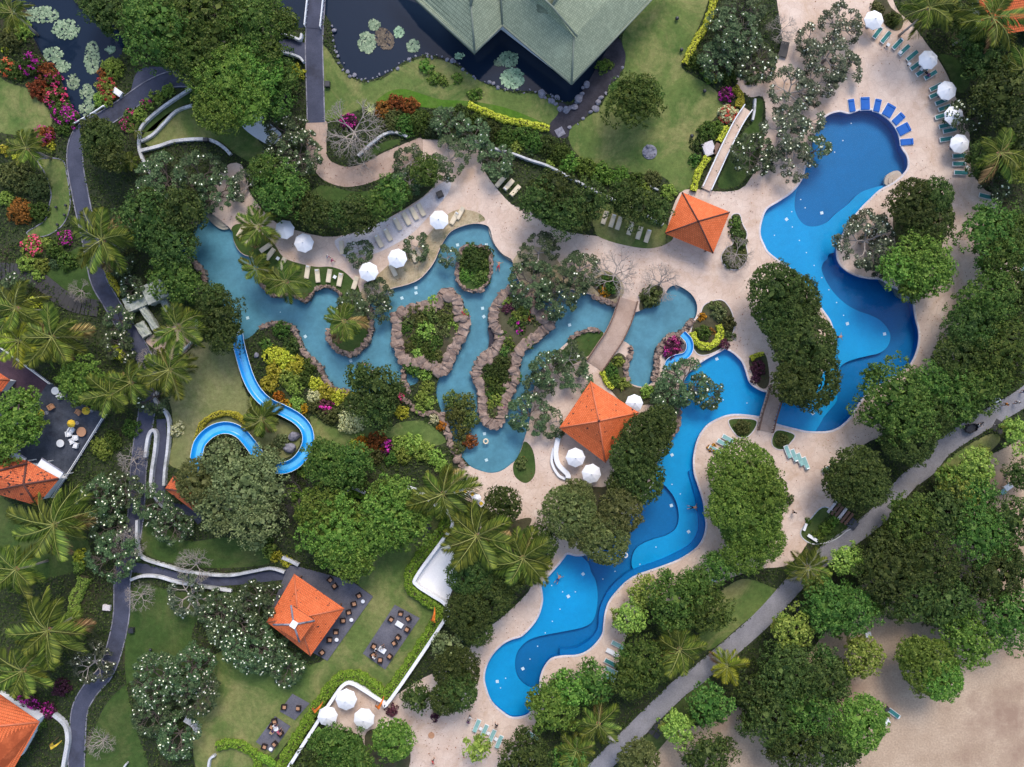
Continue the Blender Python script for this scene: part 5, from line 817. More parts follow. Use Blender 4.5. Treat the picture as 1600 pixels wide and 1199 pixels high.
for a in [(65,22,26,13,230,'pale lily pads drifting across the top of the left pond'),(102,45,22,16,230,'lily pads in the middle of the left pond'),(20,25,16,10,80,'lily pads at the top left corner'),(82,85,15,12,130,'lily pads left of centre in the left pond'),(98,103,12,9,90,'small lily patch in the left pond bend'),(143,90,12,26,220,'tall lily patch at the right of the left pond'),(172,77,8,6,45,'tiny lily patch by the big tree'),(113,127,10,12,80,'lily ring in the narrow left pond'),(135,145,11,14,90,'lily patch near the pond balustrade, upper'),(135,168,13,12,90,'lily patch touching the pond balustrade'),
 (584,38,10,8,90,'small round lily patch at the top of the hall pond'),(573,66,14,17,260,'pale green lily patch at the left of the hall pond'),(623,50,8,9,80,'upper small lily clump in the hall pond'),(645,71,10,10,110,'round lily clump right in the hall pond'),(795,92,16,12,170,'lily patch below the roof valley'),(800,122,19,16,330,'large pale lily patch by the roof edge'),(778,97,6,6,40,'tiny lily clump beside the roof edge'),(718,86,7,6,30,'sparse lily clump below the roof tip')]: lilies(*a)
lilies(600,60,13,18,200,'brown withered lily patch in the hall pond',leafmat('withered_pad', (.07,.06,.05), (.13,.11,.09), (.20,.17,.13), .05), .6)
# ------------------------------------------------------------ water slides
def slide(path, prof, name, look, water_w=None, post_step=6):
    q = smooth([(*P(x, y, z)[:2], z) for x, y, z in path], 8, False); n = len(q); V, F = [], []; m = len(prof); W_ = []
    for i, p in enumerate(q):
        a, b = Vector(q[max(0, i - 1)]), Vector(q[min(n - 1, i + 1)]); t = (b - a); t.z = 0; t.normalize(); s = Vector((-t.y, t.x, 0))
        for u, z in prof: V.append((p[0] + s.x * u, p[1] + s.y * u, p[2] + z))
        W_.append([(p[0] + s.x * u, p[1] + s.y * u, p[2] + z) for u, z in ((-water_w, .03), (water_w, .03))])
    for i in range(n - 1):
        for k in range(m): F.append((i * m + k, i * m + (k + 1) % m, (i + 1) * m + (k + 1) % m, (i + 1) * m + k))
    root = empty(name, (0, 0, 0)); ob('chute', mesh('chute', V, F, M['slide'], True), root); Vw = [p for r in W_ for p in r]; ob('running_water', mesh('running_water', Vw, [(2 * i, 2 * i + 1, 2 * i + 3, 2 * i + 2) for i in range(n - 1)], M['slide_pale']), root)
    for i in range(3, n, post_step):
        if q[i][2] > .5: ob('post', POST, root, (q[i][0], q[i][1], (q[i][2] - .12) / 2), None, (1.3, 1.3, q[i][2] - .12))
    for k_ in (0, 7 if m == 14 else 0):
        Ve, Fe = tube([V[i * m + k_] for i in range(n)], .03, 5); ob('edge_rail', mesh('edge_rail', Ve, Fe, M['lamp']), root)
    return reg(root, look, 'water slide', path[len(path) // 2][0], path[len(path) // 2][1], '')
UP0 = [(-1.02, .62), (-.90, .62), (-.80, .22), (-.5, .02), (.5, .02), (.80, .22), (.90, .62), (1.02, .62), (1.0, .50), (.88, .12), (.55, -.10), (-.55, -.10), (-.88, .12), (-1.0, .50)]
UP = [(u * .88, z) for u, z in UP0]
slide([(300,752,3.6),(307,730,3.5),(310,708,3.4),(316,690,3.2),(333,674,3.0),(355,668,2.8),(376,675,2.7),(392,692,2.5),(405,710,2.3),(420,725,2.2),(440,731,2.1),(460,725,1.9),(475,710,1.7),(483,690,1.6),(480,670,1.4),(466,654,1.2),(445,642,1.0),(420,630,.8),(402,612,.6),(390,590,.45),(381,562,.3),(375,538,.15),(373,524,.0)], UP, 'water_slide', 'long winding bright blue water slide from tower to lagoon', .35)
slide([(1066,522,1.4),(1075,532,1.2),(1077,545,1.0),(1070,556,.8),(1056,560,.6),(1045,566,.4),(1042,578,.2)], [(u * .6, z * .7) for u, z in UP], 'small_slide', 'short pale blue curled slide by the magenta shrub', .25)
V, F = [], []
for i in range(90):
    b = len(V); c = P(374 + RN.gauss(0, 2.2), 519 + RN.gauss(0, 4), 0); s = RN.uniform(.04, .12); V += [(c.x - s, c.y, -.06 + RN.uniform(0, .25)), (c.x, c.y - s, 0), (c.x + s, c.y, .02), (c.x, c.y + s, RN.uniform(0, .2))]; F.append((b, b + 1, b + 2, b + 3))
o = ob('splash', mesh('splash', V, F, M['lamp'])); o['kind'] = 'stuff'; o['label'] = 'white splash where the slide enters the lagoon'; o['category'] = 'splash'
# ------------------------------------------------------------ sun loungers, daybeds, parasols
def lounger_parts():
    V, F = [], []
    for s in (-1, 1): box(1.95, .07, .09, 0, s * .33, .32, V, F)
    for x in (-.97, .97): box(.14, .73, .09, x, 0, .32, V, F)
    for x in (-.8, .8):
        for s in (-1, 1): box(.05, .05, .28, x, s * .3, .14, V, F)
    fr = mesh('frame', V, F, M['frame_white']); V, F = box(1.22, .56, .07, .33, 0, .36); seat = mesh('seat', V, F, M['teal'])
    V, F = box(.74, .56, .07, -.37, 0, 0); back = mesh('backrest', V, F, M['teal']); V, F = box(.16, .46, .09, -.62, 0, .07); pil = mesh('head_pad', V, F, M['frame_white']); return fr, seat, back, pil
LF, LS, LB, LP = lounger_parts()
def lounger(x, y, dx, dy, mat='teal', frame=None, up=18, z=.05):
    """head end at -(dx,dy): the direction points from head to foot, in image pixels"""
    p = P(x, y, .4); o = empty('sun_lounger', (p.x, p.y, z), math.atan2(-dy, dx)); f = ob('frame', LF, o)
    if frame: own(f, M[frame])
    s = ob('seat', LS, o); own(s, M[mat]); b = ob('backrest', LB, o, (-.28, 0, .36), (0, R(up), 0)); own(b, M[mat])
    if RN.random() < .4: ob('head_pad', LP, b)
    nm = {'teal': 'teal sling sun lounger', 'cream': 'cream cushioned sun lounger', 'paleteal': 'pale teal sun lounger', 'fabric_white': 'white sun lounger'}[mat]; return reg(o, nm, 'sun lounger', x, y, None, 'sun loungers')
for zx, zy in [(685,205),(735,235),(810,275),(850,315),(900,350),(925,410),(962,448),(1015,470),(1050,545),(1048,592),(1085,635),(1105,675),(1085,725),(1110,785),(1135,815),(1115,870),(1195,975),(1195,1025),(1205,1080)]:
    x, y = 1200 + zx / 4, zy / 4; lounger(x, y, 1222 - x, 258 - y, 'teal')
lounger(1540,307,-20,-5,'teal'); lounger(1598,402,-3,20,'paleteal'); lounger(1598,425,-3,20,'paleteal'); lounger(1295,732,18,-8,'paleteal')
for x, y in ((1231,706),(1241,712),(1250,718),(1259,724)): lounger(x, y, -7, -18, 'paleteal')
for x, y in ((1138,686),(1130,693),(1117,703)): lounger(x, y, -18, -10, 'paleteal')
for x, y in ((745,1134),(757,1142),(769,1150),(780,1159)): lounger(x, y, 8, -18, 'paleteal')
for x, y, m in ((965,1008,'paleteal'),(957,1020,'fabric_white'),(954,1036,'teal'),(955,1048,'paleteal'),(951,1059,'paleteal')): lounger(x, y, -18, -9, m)
lounger(832,1150,-17,-12,'paleteal'); lounger(1108,908,-14,14,'fabric_white'); lounger(1118,903,-14,14,'paleteal'); lounger(1397,1115,-16,-12,'teal')
for x, y in ((945,340),(957,345),(967,349),(985,357),(999,364),(1012,369)): lounger(x, y, -6, 19, 'cream', 'cream')
for x, y in ((782,284),(795,289),(805,298)): lounger(x, y, 14, -16, 'cream', 'cream')
for x, y in ((534,387),): lounger(x, y, 2, 20, 'cream', 'cream')
for x, y in ((592,377),(606,367),(621,350),(635,342),(647,334),(658,328)): lounger(x, y, 9, 17, 'cream', 'cream')
for x, y, a, b in ((480,425,-3,20),(496,431,2,20),(514,431,-3,20),(531,437,-4,20),(555,442,-6,18),(441,412,-8,18),(422,397,-12,16),(415,387,-16,11),(377,361,-10,17),(390,372,-14,13)): lounger(x, y, a, b, 'cream', 'cream')
for x, y, a, b in ((614,422,8,16),(646,400,8,16),(710,341,-9,16),(719,333,-9,16),(655,397,8,16)): lounger(x, y, a, b, 'cream', 'cream', z=.08)
for x, y, w, a in [(1331,165,.95,8),(1352,162,1.4,2),(1371,165,1.0,-12),(1389,173,1.5,-30),(1404,186,1.1,-47),(1412,202,1.5,-62),(1417,222,1.0,-85)]:
    p = P(x, y, .2); root = empty('pool_daybed', (p.x, p.y, .045), R(a)); V, F = box(w + .12, 2.15, .10, 0, 0, .05); ob('plinth', mesh('plinth', V, F, M['frame_white']), root)
    bm = bmesh.new(); bmesh.ops.create_cube(bm, size=1); bmesh.ops.scale(bm, vec=(w, 2.0, .14), verts=bm.verts); bmesh.ops.bevel(bm, geom=bm.edges[:], offset=.045, segments=2, affect='EDGES'); me = bpy.data.meshes.new('mattress'); bm.to_mesh(me); bm.free(); me.materials.append(M['bluemat']); ob('mattress', me, root, (0, 0, .17))
    V, F = box(w * .8, .3, .1, 0, .8, .28); ob('pillow', mesh('pillow', V, F, M['bluemat']), root); reg(root, ('narrow' if w < 1.2 else 'wide') + ' blue mat daybed', 'daybed', x, y, None, 'blue daybeds on the pool rim')
def para_parts(r, n=8):
    a = math.pi / n; V = [(0, 0, .72), (r * .5, -r * .5 * math.tan(a), .43), (r * .5, r * .5 * math.tan(a), .43), (r, -r * math.tan(a), .0), (r * .985, 0, .05), (r, r * math.tan(a), .0), (r, -r * math.tan(a), -.14), (r * .985, 0, -.10), (r, r * math.tan(a), -.14)]
    F = [(0, 1, 2), (1, 3, 4), (1, 4, 2), (2, 4, 5), (3, 6, 7, 4), (4, 7, 8, 5)]; pn = mesh('canopy_panel', V, F, M['fabric_white']); V, F = tube([(0, 0, 0), (0, 0, 2.95)], .035, 8); pole = mesh('pole', V, F, M['frame_white']); V, F = tube([(0, 0, 0), (0, 0, .1), (0, 0, .14)], [.32, .32, .1], 12); base = mesh('base', V, F, M['rockgrey'])
    V, F = [], []; tube([(0, 0, .55), (r * .96, 0, .0)], .018, 4, V, F); rib = mesh('rib', V, F, M['frame_white']); V, F = tube([(0, 0, .68), (0, 0, .80), (0, 0, .92)], [.10, .07, .01], 8); return pn, pole, base, rib, mesh('finial', V, F, M['frame_white'])
PP = {}
def parasol(x, y, r=15.5, mat=None, look='white octagonal parasol', zb=.06):
    if r not in PP: PP[r] = para_parts(r / 10 * .98 * math.cos(math.pi / 8))
    pn, pole, base, rib, fin = PP[r]; h = 2.3 if r > 9 else 1.7; p = P(x, y, h); o = empty('parasol', (p.x, p.y, zb), RN.uniform(0, .8))
    for i in range(8):
        q = ob('canopy_panel', pn, o, (0, 0, h), (0, 0, i * math.pi / 4))
        if mat: own(q, M[mat])
        if r > 9: ob('rib', rib, q, (0, 0, -.04), (0, 0, math.pi / 8))
    ob('pole', pole, o, scale=(1, 1, h / 2.3)); ob('base', base, o); f = ob('finial', fin, o, (0, 0, h))
    if mat: own(f, M[mat])
    return reg(o, look, 'parasol', x, y, None, 'parasols')
for a in [(1365,32),(1450,94),(1479,142),(1490,181),(1499,225),(445,359),(475,380),(576,425),(621,404),(686,344),(899,715),(924,740),(991,630,14),(541,1093,17),(569,1123,17),(512,1119,16)]: parasol(*a)
for a in [(65,646),(136,642),(113,662)]: parasol(*a, 6.5, 'yellow', 'small yellow parasol', .36)
for a in [(720,760),(745,779)]: parasol(*a, 7.5, None, 'small white parasol')
# ------------------------------------------------------------ terrace furniture
V, F = box(.72, .72, .32, 0, 0, .26); C_SEAT = mesh('seat', V, F, M['chair']); V, F = box(.14, .78, .5, -.36, 0, .52); C_BACK = mesh('backrest', V, F, M['chair']); V, F = box(.68, .12, .24, 0, 0, .50); C_ARM = mesh('armrest', V, F, M['chair'])
bm = bmesh.new(); bmesh.ops.create_cube(bm, size=1); bmesh.ops.scale(bm, vec=(.52, .54, .14), verts=bm.verts); bmesh.ops.bevel(bm, geom=bm.edges[:], offset=.05, segments=2, affect='EDGES'); C_CUSH = bpy.data.meshes.new('cushion'); bm.to_mesh(C_CUSH); bm.free(); C_CUSH.materials.append(M['tan'])
def chair(x, y, tx, ty, z=.12, cush='tan', look='dark wicker armchair', frame=None):
    p = P(x, y, z + .4); o = empty('armchair', (p.x, p.y, z), math.atan2(-(ty - y), tx - x)); parts = [ob('seat', C_SEAT, o), ob('backrest', C_BACK, o), ob('armrest', C_ARM, o, (0, .36, 0)), ob('armrest', C_ARM, o, (0, -.36, 0))]; c = ob('cushion', C_CUSH, o, (.04, 0, .48)); own(c, M[cush])
    if frame:
        for q in parts: own(q, M[frame])
    return reg(o, look, 'armchair', x, y, None, 'terrace armchairs')
def table(x, y, r, z=.12, mat='frame_white', look='round white side table', sq=None):
    p = P(x, y, z + .5); o = empty('side_table', (p.x, p.y, z), R(-32))
    if sq: V, F = box(sq[0], sq[1], .05, 0, 0, .5)
    else: V, F = tube([(0, 0, .47), (0, 0, .52), (0, 0, .525)], [r, r, r * .95], 20)
    ob('top', mesh('top', V, F, M[mat]), o); V, F = tube([(0, 0, 0), (0, 0, .06), (0, 0, .1), (0, 0, .48)], [r * .6, r * .6, .05, .05], 10); ob('stand', mesh('stand', V, F, M['metal']), o); return reg(o, look, 'table', x, y, None, 'small tables')
for a in [(516,906,522,912),(523,916,517,908),(561,931,566,940),(553,944,566,940),(545,957,548,969),(536,970,548,969),(525,988,525,1000),(515,1000,525,1000),(503,1020,515,1010)]: chair(*a, .22)
for a in [(567,940,.3),(549,969,.3),(526,1000,.3)]: table(*a, .22)
for a in [(626,959,623,976),(638,967,623,976),(611,968,623,976),(636,984,623,976),(622,996,615,1005),(616,1005,600,1015),(594,1032,596,1016),(609,1026,596,1016),(584,1010,596,1016),(583,1024,596,1016)]: chair(*a)
table(624,976,.5,.12,'frame_white','rectangular white coffee table',(1.2,.8)); table(597,1016,.5,.12,'frame_white','rectangular white coffee table',(1.2,.8))
for a in [(444,1105,456,1106),(466,1107,455,1106),(424,1136,431,1140),(438,1146,431,1140),(429,1127,431,1140),(413,1167,422,1170),(429,1163,422,1170)]: chair(*a)
table(423,1171,.3); table(431,1139,.4)
for a in [(86,611,.6),(94,693,.6)]: table(*a, .35, 'frame_white', 'round white dining table')
for a in [(93,619,86,611),(112,672,118,676),(108,678,118,676),(118,684,118,676),(112,690,105,693),(118,696,105,693)]: chair(*a, .35, 'fabric_white', 'white terrace chair', 'frame_white')
table(127,675,.75,.35,'tan','hexagonal tan table'); 
for a in [(80,636,90,630),(122,645,115,655)]: chair(*a, .35, 'tan', 'tan slatted terrace chair', 'tan')
for a in [(727,752),(727,768),(714,768),(738,772),(752,787)]: chair(*a, 720 if a[0] < 735 else 745, 760 if a[0] < 735 else 779, .05, 'yellow', 'small chair with yellow seat', 'frame_white')
for i in range(7):
    x, y = [(1388,70),(1407,82),(1421,100),(1476,155),(1488,198),(1512,262),(1440,108)][i]; table(x, y, .25, .05, 'frame_white', 'small white side table', (.5, .5))
for a in [(523,433),(434,404),(751,1139),(763,1146),(775,1155)]: table(*a, .25, .05, 'frame_white', 'small square white side table', (.5, .5))
# orange and yellow ceremonial banners: bent pole with a tapering cloth
def banner(x, y, ang, mat, look):
    p = P(x, y, 2.5); o = empty('banner', (p.x, p.y, 0), R(ang)); q = [(0, 0, 0), (0, 0, 1.6), (.1, .05, 2.8), (.6, .2, 3.4), (1.4, .7, 3.5), (2.0, 1.3, 3.2)]; q = smooth(q, 5, False); V, F = tube(q, [.05 - .0014 * i for i in range(len(q))], 6); ob('pole', mesh('pole', V, F, M['wood']), o)
    V, F = [], []
    for i, a in enumerate(q[6:]):
        t = i / (len(q) - 7); w = .9 * (1 - t) + .12; V += [(a[0], a[1], a[2]), (a[0] + .25 * w, a[1] - w * .9, a[2] - .35 * w + .1 * math.sin(i))]
    n = len(V) // 2; F = [(2 * i, 2 * i + 1, 2 * i + 3, 2 * i + 2) for i in range(n - 1)]; me = mesh('cloth', V, F, M[mat]); c = ob('cloth', me, o); m_ = c.modifiers.new('thick', 'SOLIDIFY'); m_.thickness = .02; return reg(o, look, 'banner', x, y, '')
banner(672,970,40,'orangecloth','orange ceremonial banner at the right corner of the hedge'); banner(586,1104,20,'orangecloth','orange ceremonial banner beside the parasol nook'); banner(487,1108,5,'orangecloth','orange ceremonial banner above the lower hedge'); banner(78,1163,-10,'yellow','yellow ceremonial banner right of the bottom left villa')
# ------------------------------------------------------------ small things
V, F = [], []; tube([(0, 0, 0), (0, 0, .25)], .06, 8, V, F); LST = mesh('stake', V, F, M['metal']); bm = bmesh.new(); bmesh.ops.create_uvsphere(bm, u_segments=12, v_segments=8, radius=.3); LGL = bpy.data.meshes.new('globe'); bm.to_mesh(LGL); bm.free(); LGL.materials.append(M['metal'])
for x, y in [(1064,80),(1100,144),(1057,31),(1080,214),(302,580),(308,540),(237,1014),(90,325),(105,322),(103,337),(92,352)]:
    o = empty('garden_lamp', P(x, y)); ob('stake', LST, o); ob('globe', LGL, o, (0, 0, .45), None, .75 if y > 300 else 1); reg(o, 'dark globe garden lamp', 'lamp', x, y, None, 'garden lamps')
def bx(name, x, y, l, w, h, a, mat, look, cat, z=.03, legs=False):
    p = P(x, y, h); o = empty(name, (p.x, p.y, z), R(a)); bm = bmesh.new(); bmesh.ops.create_cube(bm, size=1); t = .12 if legs else h; bmesh.ops.scale(bm, vec=(l, w, t), verts=bm.verts); bmesh.ops.bevel(bm, geom=bm.edges[:], offset=.03, segments=1, affect='EDGES'); me = bpy.data.meshes.new('top'); bm.to_mesh(me); bm.free(); me.materials.append(M[mat]); ob('top', me, o, (0, 0, h - t / 2))
    if legs:
        for sx in (-1, 1):
            for sy in (-1, 1): V, F = box(.08, .08, h - t, sx * (l / 2 - .1), sy * (w / 2 - .1), (h - t) / 2); ob('leg', mesh('leg', V, F, M[mat]), o)
    else: V, F = box(l * .8, w * .8, .04, 0, 0, h + .015); ob('lid', mesh('lid', V, F, M[mat]), o)
    return reg(o, look, cat, x, y, '')
for a in [('utility_box',183,144,1.5,.9,.6,-35,'wallclean','white utility box on the small lawn by the left pond','box'),('utility_box',166,950,1.2,.9,.5,-5,'terrace_pale','pale stone box left of the slate path','box'),('speaker_box',511,131,.8,.9,.7,0,'metal','black box on the lawn edge beside the top path','box'),('speaker_box',204,986,.8,.8,.7,0,'metal','black box right of the lower slate path','box'),('speaker_box',321,218,.8,.6,1.0,0,'metal','black box standing on the lower white lawn wall','box'),('low_table',1225,77,1.3,2.4,.5,-12,'darkwood','dark rectangular low table on the upper deck','table',.05,True),('bench',665,830,1.0,2.2,.5,-32,'darkwood','dark bench beside the dining lawn hedge','bench',.03,True),
 ('bench',1258,824,.4,1.2,.45,-20,'wallclean','small white bench on the left of the road planter','bench',.1,True),('bench',1270,841,.5,1.8,.45,58,'wallclean','small white bench at the bottom of the road planter','bench',.1,True),('beach_table',1386,1128,.9,.9,.45,30,'frame_white','white beach table beside the teal beach lounger','table',.02,True),('cool_box',1387,1109,.7,.6,.5,30,'darkwood','dark box beside the teal beach lounger','box'),('beach_table',1357,992,.9,.8,.5,10,'frame_white','white table under the tree at the beach edge','table',.02,True),('beach_table',1576,761,1.3,.9,.6,35,'frame_white','white beach table at the right edge trees','table',.02,True),('beach_table',1568,769,.8,.8,.5,35,'paleteal','pale teal beach seat at the right edge trees','seat',.02,True),('road_sign_box',1559,625,.9,.7,.8,20,'wallclean','white cabinet at the road side near the walkers','box'),('road_sign_box',954,1156,.9,.7,.8,25,'terrace_pale','pale box on the left side of the lower road','box'),('serving_cart',687,303,1.0,.9,.9,25,'darkwood','dark cart at the right end of the lounger terrace','cart'),('shelter_block',1108,232,1.8,2.1,.6,20,'terrace_pale','white rounded shelter block beside the walkway','block'),('towel_box',1119,232,.7,1.8,.6,-25,'wood','brown planter box along the walkway','box')]: bx(*a)
def slabs(x, y, a, n, look, mat='darkwood'):
    o = empty('slab_pad', (P(x, y).x, P(x, y).y, .05), R(a)); V, F = box(.85, .85, .1); me = mesh('slab', V, F, M[mat])
    for i in range(n): ob('slab', me, o, ((i % 2 - .5) * 1.0, (i // 2 - n / 4 + .5) * 1.0, .05))
    return reg(o, look, 'paving slabs', x, y, '')
slabs(1028,1138,-38,6,'six dark square slabs beside the lower road'); slabs(1245,948,-38,4,'four dark square slabs below the road bend'); slabs(1560,667,-30,4,'dark square slabs beside the road near the motor cart')
o = empty('timber_steps', (P(1312, 802).x, P(1312, 802).y, .1), R(-38))
for i in range(6): V, F = box(.42, 2.2, .12); ob('plank', mesh('plank', V, F, M['wood'] if i % 3 else M['terrace_pale']), o, (-1.6 + i * .62, .1 * (i % 2), .08 + .05 * i))
V, F = box(1.4, 1.5, .1, 2.6, -.1, .15); ob('landing', mesh('landing', V, F, M['slate_dark']), o); reg(o, 'brown timber steps from the deck down to the road', 'steps', 1312, 802, '')
# pool floor tiles: pale squares set into the basin
V, F = box(.46, .46, .03); TL = mesh('floor_tile', V, F, M['lamp']); V, F = box(.16, .16, .03); TS = mesh('floor_tile', V, F, M['lamp'])
for x, y in [(1229,343),(1284,333),(1324,506),(1382,522),(1270,646),(1050,711),(1049,790),(1076,831),(911,897),(852,907),(888,932),(817,1045),(777,1065),(1120,561)]:
    deep = any(inside(d, np.array([g([(x, y)])[0]]))[0] for d in (DEEP1, DEEP2, DEEP3)); p = P(x, y, -1.7 if deep else -1.0); ob('floor_tile', TL, df if deep else pf, (p.x, p.y, p.z + .02), (0, 0, RN.uniform(0, .8)))
lf = bpy.data.objects['lagoon_floor']
for x, y in [(438,488),(477,526),(548,564),(715,383),(754,482),(756,495),(707,457),(842,563),(890,508),(757,678),(760,719),(387,497),(314,382),(760,383),(600,466),(628,466),(650,458),(650,450)]: p = P(x, y, -.85); ob('floor_tile', TL if RN.random() < .7 else TS, lf, (p.x, p.y, -.83), (0, 0, RN.uniform(0, .8)))
for x, y in [(1251,312),(1258,325),(1237,331),(1238,355),(1210,368),(1249,376),(1260,395),(1272,415),(1284,434),(1295,453),(1307,473),(1318,493),(1330,193),(1317,220),(1304,238),(1040,878),(1000,882),(961,893),(1063,772),(1050,757),(1130,625),(1167,630),(862,915),(879,925),(899,925),(875,952),(863,971),(852,989),(840,1010),(828,1030),(790,1060),(782,1075),(1025,855),(942,905)]: 
    deep = any(inside(d, np.array([g([(x, y)])[0]]))[0] for d in (DEEP1, DEEP2, DEEP3)); p = P(x, y, -1.7 if deep else -1.0); ob('floor_tile', TS, df if deep else pf, (p.x, p.y, p.z + .02))
def ring(x, y, look, mat='frame_white'):
    bm = bmesh.new(); V, F = [], []; n, m = 20, 8
    for i in range(n):
        a = 2 * math.pi * i / n
        for j in range(m): b = 2 * math.pi * j / m; V.append(((.34 + .12 * math.cos(b)) * math.cos(a), (.34 + .12 * math.cos(b)) * math.sin(a), .12 * math.sin(b)))
    F = [(i * m + j, ((i + 1) % n) * m + j, ((i + 1) % n) * m + (j + 1) % m, i * m + (j + 1) % m) for i in range(n) for j in range(m)]; bm.free(); p = P(x, y); o = ob('swim_ring', mesh('swim_ring', V, F, M[mat], True), None, (p.x, p.y, WZ + .05)); return reg(o, look, 'swim ring', x, y, '')
ring(977,868,'white swim ring floating near the brownish trees'); ring(759,690,'pale swim ring floating in the lagoon bottom bowl','cream')
# ------------------------------------------------------------ people
def person_mesh(pose, skin, shirt, legs, hair):
    J = {'pel': (0,0,.95,.14), 'spi': (0,0,1.15,.125), 'che': (0,0,1.36,.15), 'nec': (0,0,1.5,.055), 'hd1': (.015,0,1.6,.095), 'hd2': (.01,0,1.71,.085)}
    E = [('pel','spi','s'),('spi','che','s'),('che','nec','k'),('nec','hd1','k'),('hd1','hd2','h')]
    st_ = {'walk': 1, 'stand': .3}.get(pose, 0)
    for s, t in ((-1, 'L'), (1, 'R')):
        f = .16 * s * st_; J['sh' + t] = (0, .19 * s, 1.41, .065)
        if pose == 'swim': J['el' + t] = (.15, .45 * s, 1.5, .045); J['wr' + t] = (.35, .58 * s, 1.62, .035); J['ha' + t] = (.42, .62 * s, 1.70, .038)
        elif pose in ('ride', 'sit'): J['el' + t] = (.20, .26 * s, 1.2, .045); J['wr' + t] = (.42, .24 * s, 1.12, .035); J['ha' + t] = (.5, .23 * s, 1.12, .038)
        else: J['el' + t] = (-f * .6, .27 * s, 1.13, .045); J['wr' + t] = (-f + .06, .29 * s, .90, .035); J['ha' + t] = (-f + .08, .29 * s, .80, .038)
        J['hi' + t] = (0, .10 * s, .90, .10)
        if pose in ('ride', 'sit'): J['kn' + t] = (.42, .18 * s, .88, .065); J['an' + t] = (.40, .18 * s, .46, .045); J['to' + t] = (.55, .18 * s, .40, .038)
        else: J['kn' + t] = (f * .9 + .03, .11 * s + (.08 * s if pose == 'swim' else 0), .50, .065); J['an' + t] = (f * 1.5 - .04, .11 * s + (.14 * s if pose == 'swim' else 0), .09, .045); J['to' + t] = (f * 1.5 + .13, .12 * s + (.14 * s if pose == 'swim' else 0), .04, .038)
        E += [('che', 'sh' + t, 's'), ('sh' + t, 'el' + t, 's'), ('el' + t, 'wr' + t, 'k'), ('wr' + t, 'ha' + t, 'k'), ('pel', 'hi' + t, 'l'), ('hi' + t, 'kn' + t, 'l'), ('kn' + t, 'an' + t, 'k'), ('an' + t, 'to' + t, 'k')]
    names = list(J); ix = {n: i for i, n in enumerate(names)}; me = bpy.data.meshes.new('person'); me.from_pydata([J[n][:3] for n in names], [(ix[a], ix[b]) for a, b, _ in E], []); o = bpy.data.objects.new('tmp', me); COL.objects.link(o)
    o.modifiers.new('skin', 'SKIN'); sv = me.skin_vertices[0].data
    for n in names: sv[ix[n]].radius = (J[n][3], J[n][3])
    sv[ix['pel']].use_root = True; ss = o.modifiers.new('sub', 'SUBSURF'); ss.levels = 1; ss.render_levels = 1
    dg = bpy.context.evaluated_depsgraph_get(); out = bpy.data.meshes.new_from_object(o.evaluated_get(dg)); bpy.data.objects.remove(o); out.materials.clear()
    for c in (skin, shirt, legs, hair): out.materials.append(c)
    seg = [(Vector(J[a][:3]), Vector(J[b][:3]), {'k': 0, 's': 1, 'l': 2, 'h': 3}[k]) for a, b, k in E]; mi = []
    for f in out.polygons:
        best = (9, 0)
        for a, b, k in seg: d = b - a; t = max(0, min(1, (f.center - a).dot(d) / d.length_squared)); q = (f.center - a - d * t).length; best = min(best, (q, k))
        mi.append(best[1])
    out.polygons.foreach_set('material_index', mi); out.polygons.foreach_set('use_smooth', [True] * len(mi)); return out
CL = {n: plain('cloth_' + n, c, .85, .15, .1) for n, c in {'black': (.02, .02, .025), 'white': (.75, .75, .75), 'pink': (.6, .12, .22), 'red': (.5, .04, .05), 'orange': (.75, .25, .03), 'purple': (.10, .05, .13), 'blue': (.04, .08, .25), 'tan': (.45, .32, .2)}.items()}
SKIN = plain('skin', (.38, .21, .14), .6, .3, .05); HAIR = plain('dark_hair', (.02, .015, .012), .5, .4)
def person(x, y, pose, ang, shirt, legs, look, z=.05, h=.9):
    me = person_mesh(pose, SKIN, CL[shirt] if shirt else SKIN, CL[legs], HAIR); p = P(x, y, z + h * .5); rot = (0, 0, R(ang)); dz = 0
    if pose == 'swim': rot = (0, R(86), R(ang)); dz = 0
    if pose == 'lie': rot = (0, R(-84), R(ang)); dz = .42
    o = ob('person', me, None, (p.x, p.y, z + dz), rot)
    if pose in ('swim', 'lie'): d = Matrix.Rotation(R(ang), 3, 'Z') @ Vector((-.9 if pose == 'swim' else .9, 0, 0)); o.location.x += d.x; o.location.y += d.y
    return reg(o, look, 'person', x, y, '')
for a in [(1240,800,'walk',60,'black','black','person in dark clothes walking on the deck left of the road planter'),(776,1132,'walk',120,'black','black','person in black standing beside the lowest lobe of the pool'),(677,1188,'walk',200,'red','black','person in red walking on the bottom paving'),(513,402,'walk',-30,'white','pink','person in white and pink on the pink lagoon path, left of a pair'),(520,408,'walk',-30,'pink','pink','person in pink on the pink lagoon path, right of a pair'),(939,776,'stand',100,'black','tan','person in black standing by the lagoon parasols'),(1569,632,'walk',20,'orange','black','person in orange walking on the grey road'),(1587,629,'walk',20,'white','black','person in white walking on the grey road'),(1597,612,'walk',20,'black','blue','person in dark clothes walking at the right end of the road'),
 (735,1119,'stand',70,'white','black','person in white and black beside the lower teal loungers'),(732,1126,'stand',70,'purple','black','person in purple beside the lower teal loungers')]: person(*a)
person(1447,116,'lie',130,'purple','black','person in purple lying on a teal lounger by the second parasol',.05,.4); person(1104,911,'lie',50,'red','white','person in red lying on a white lounger',.05,.4)
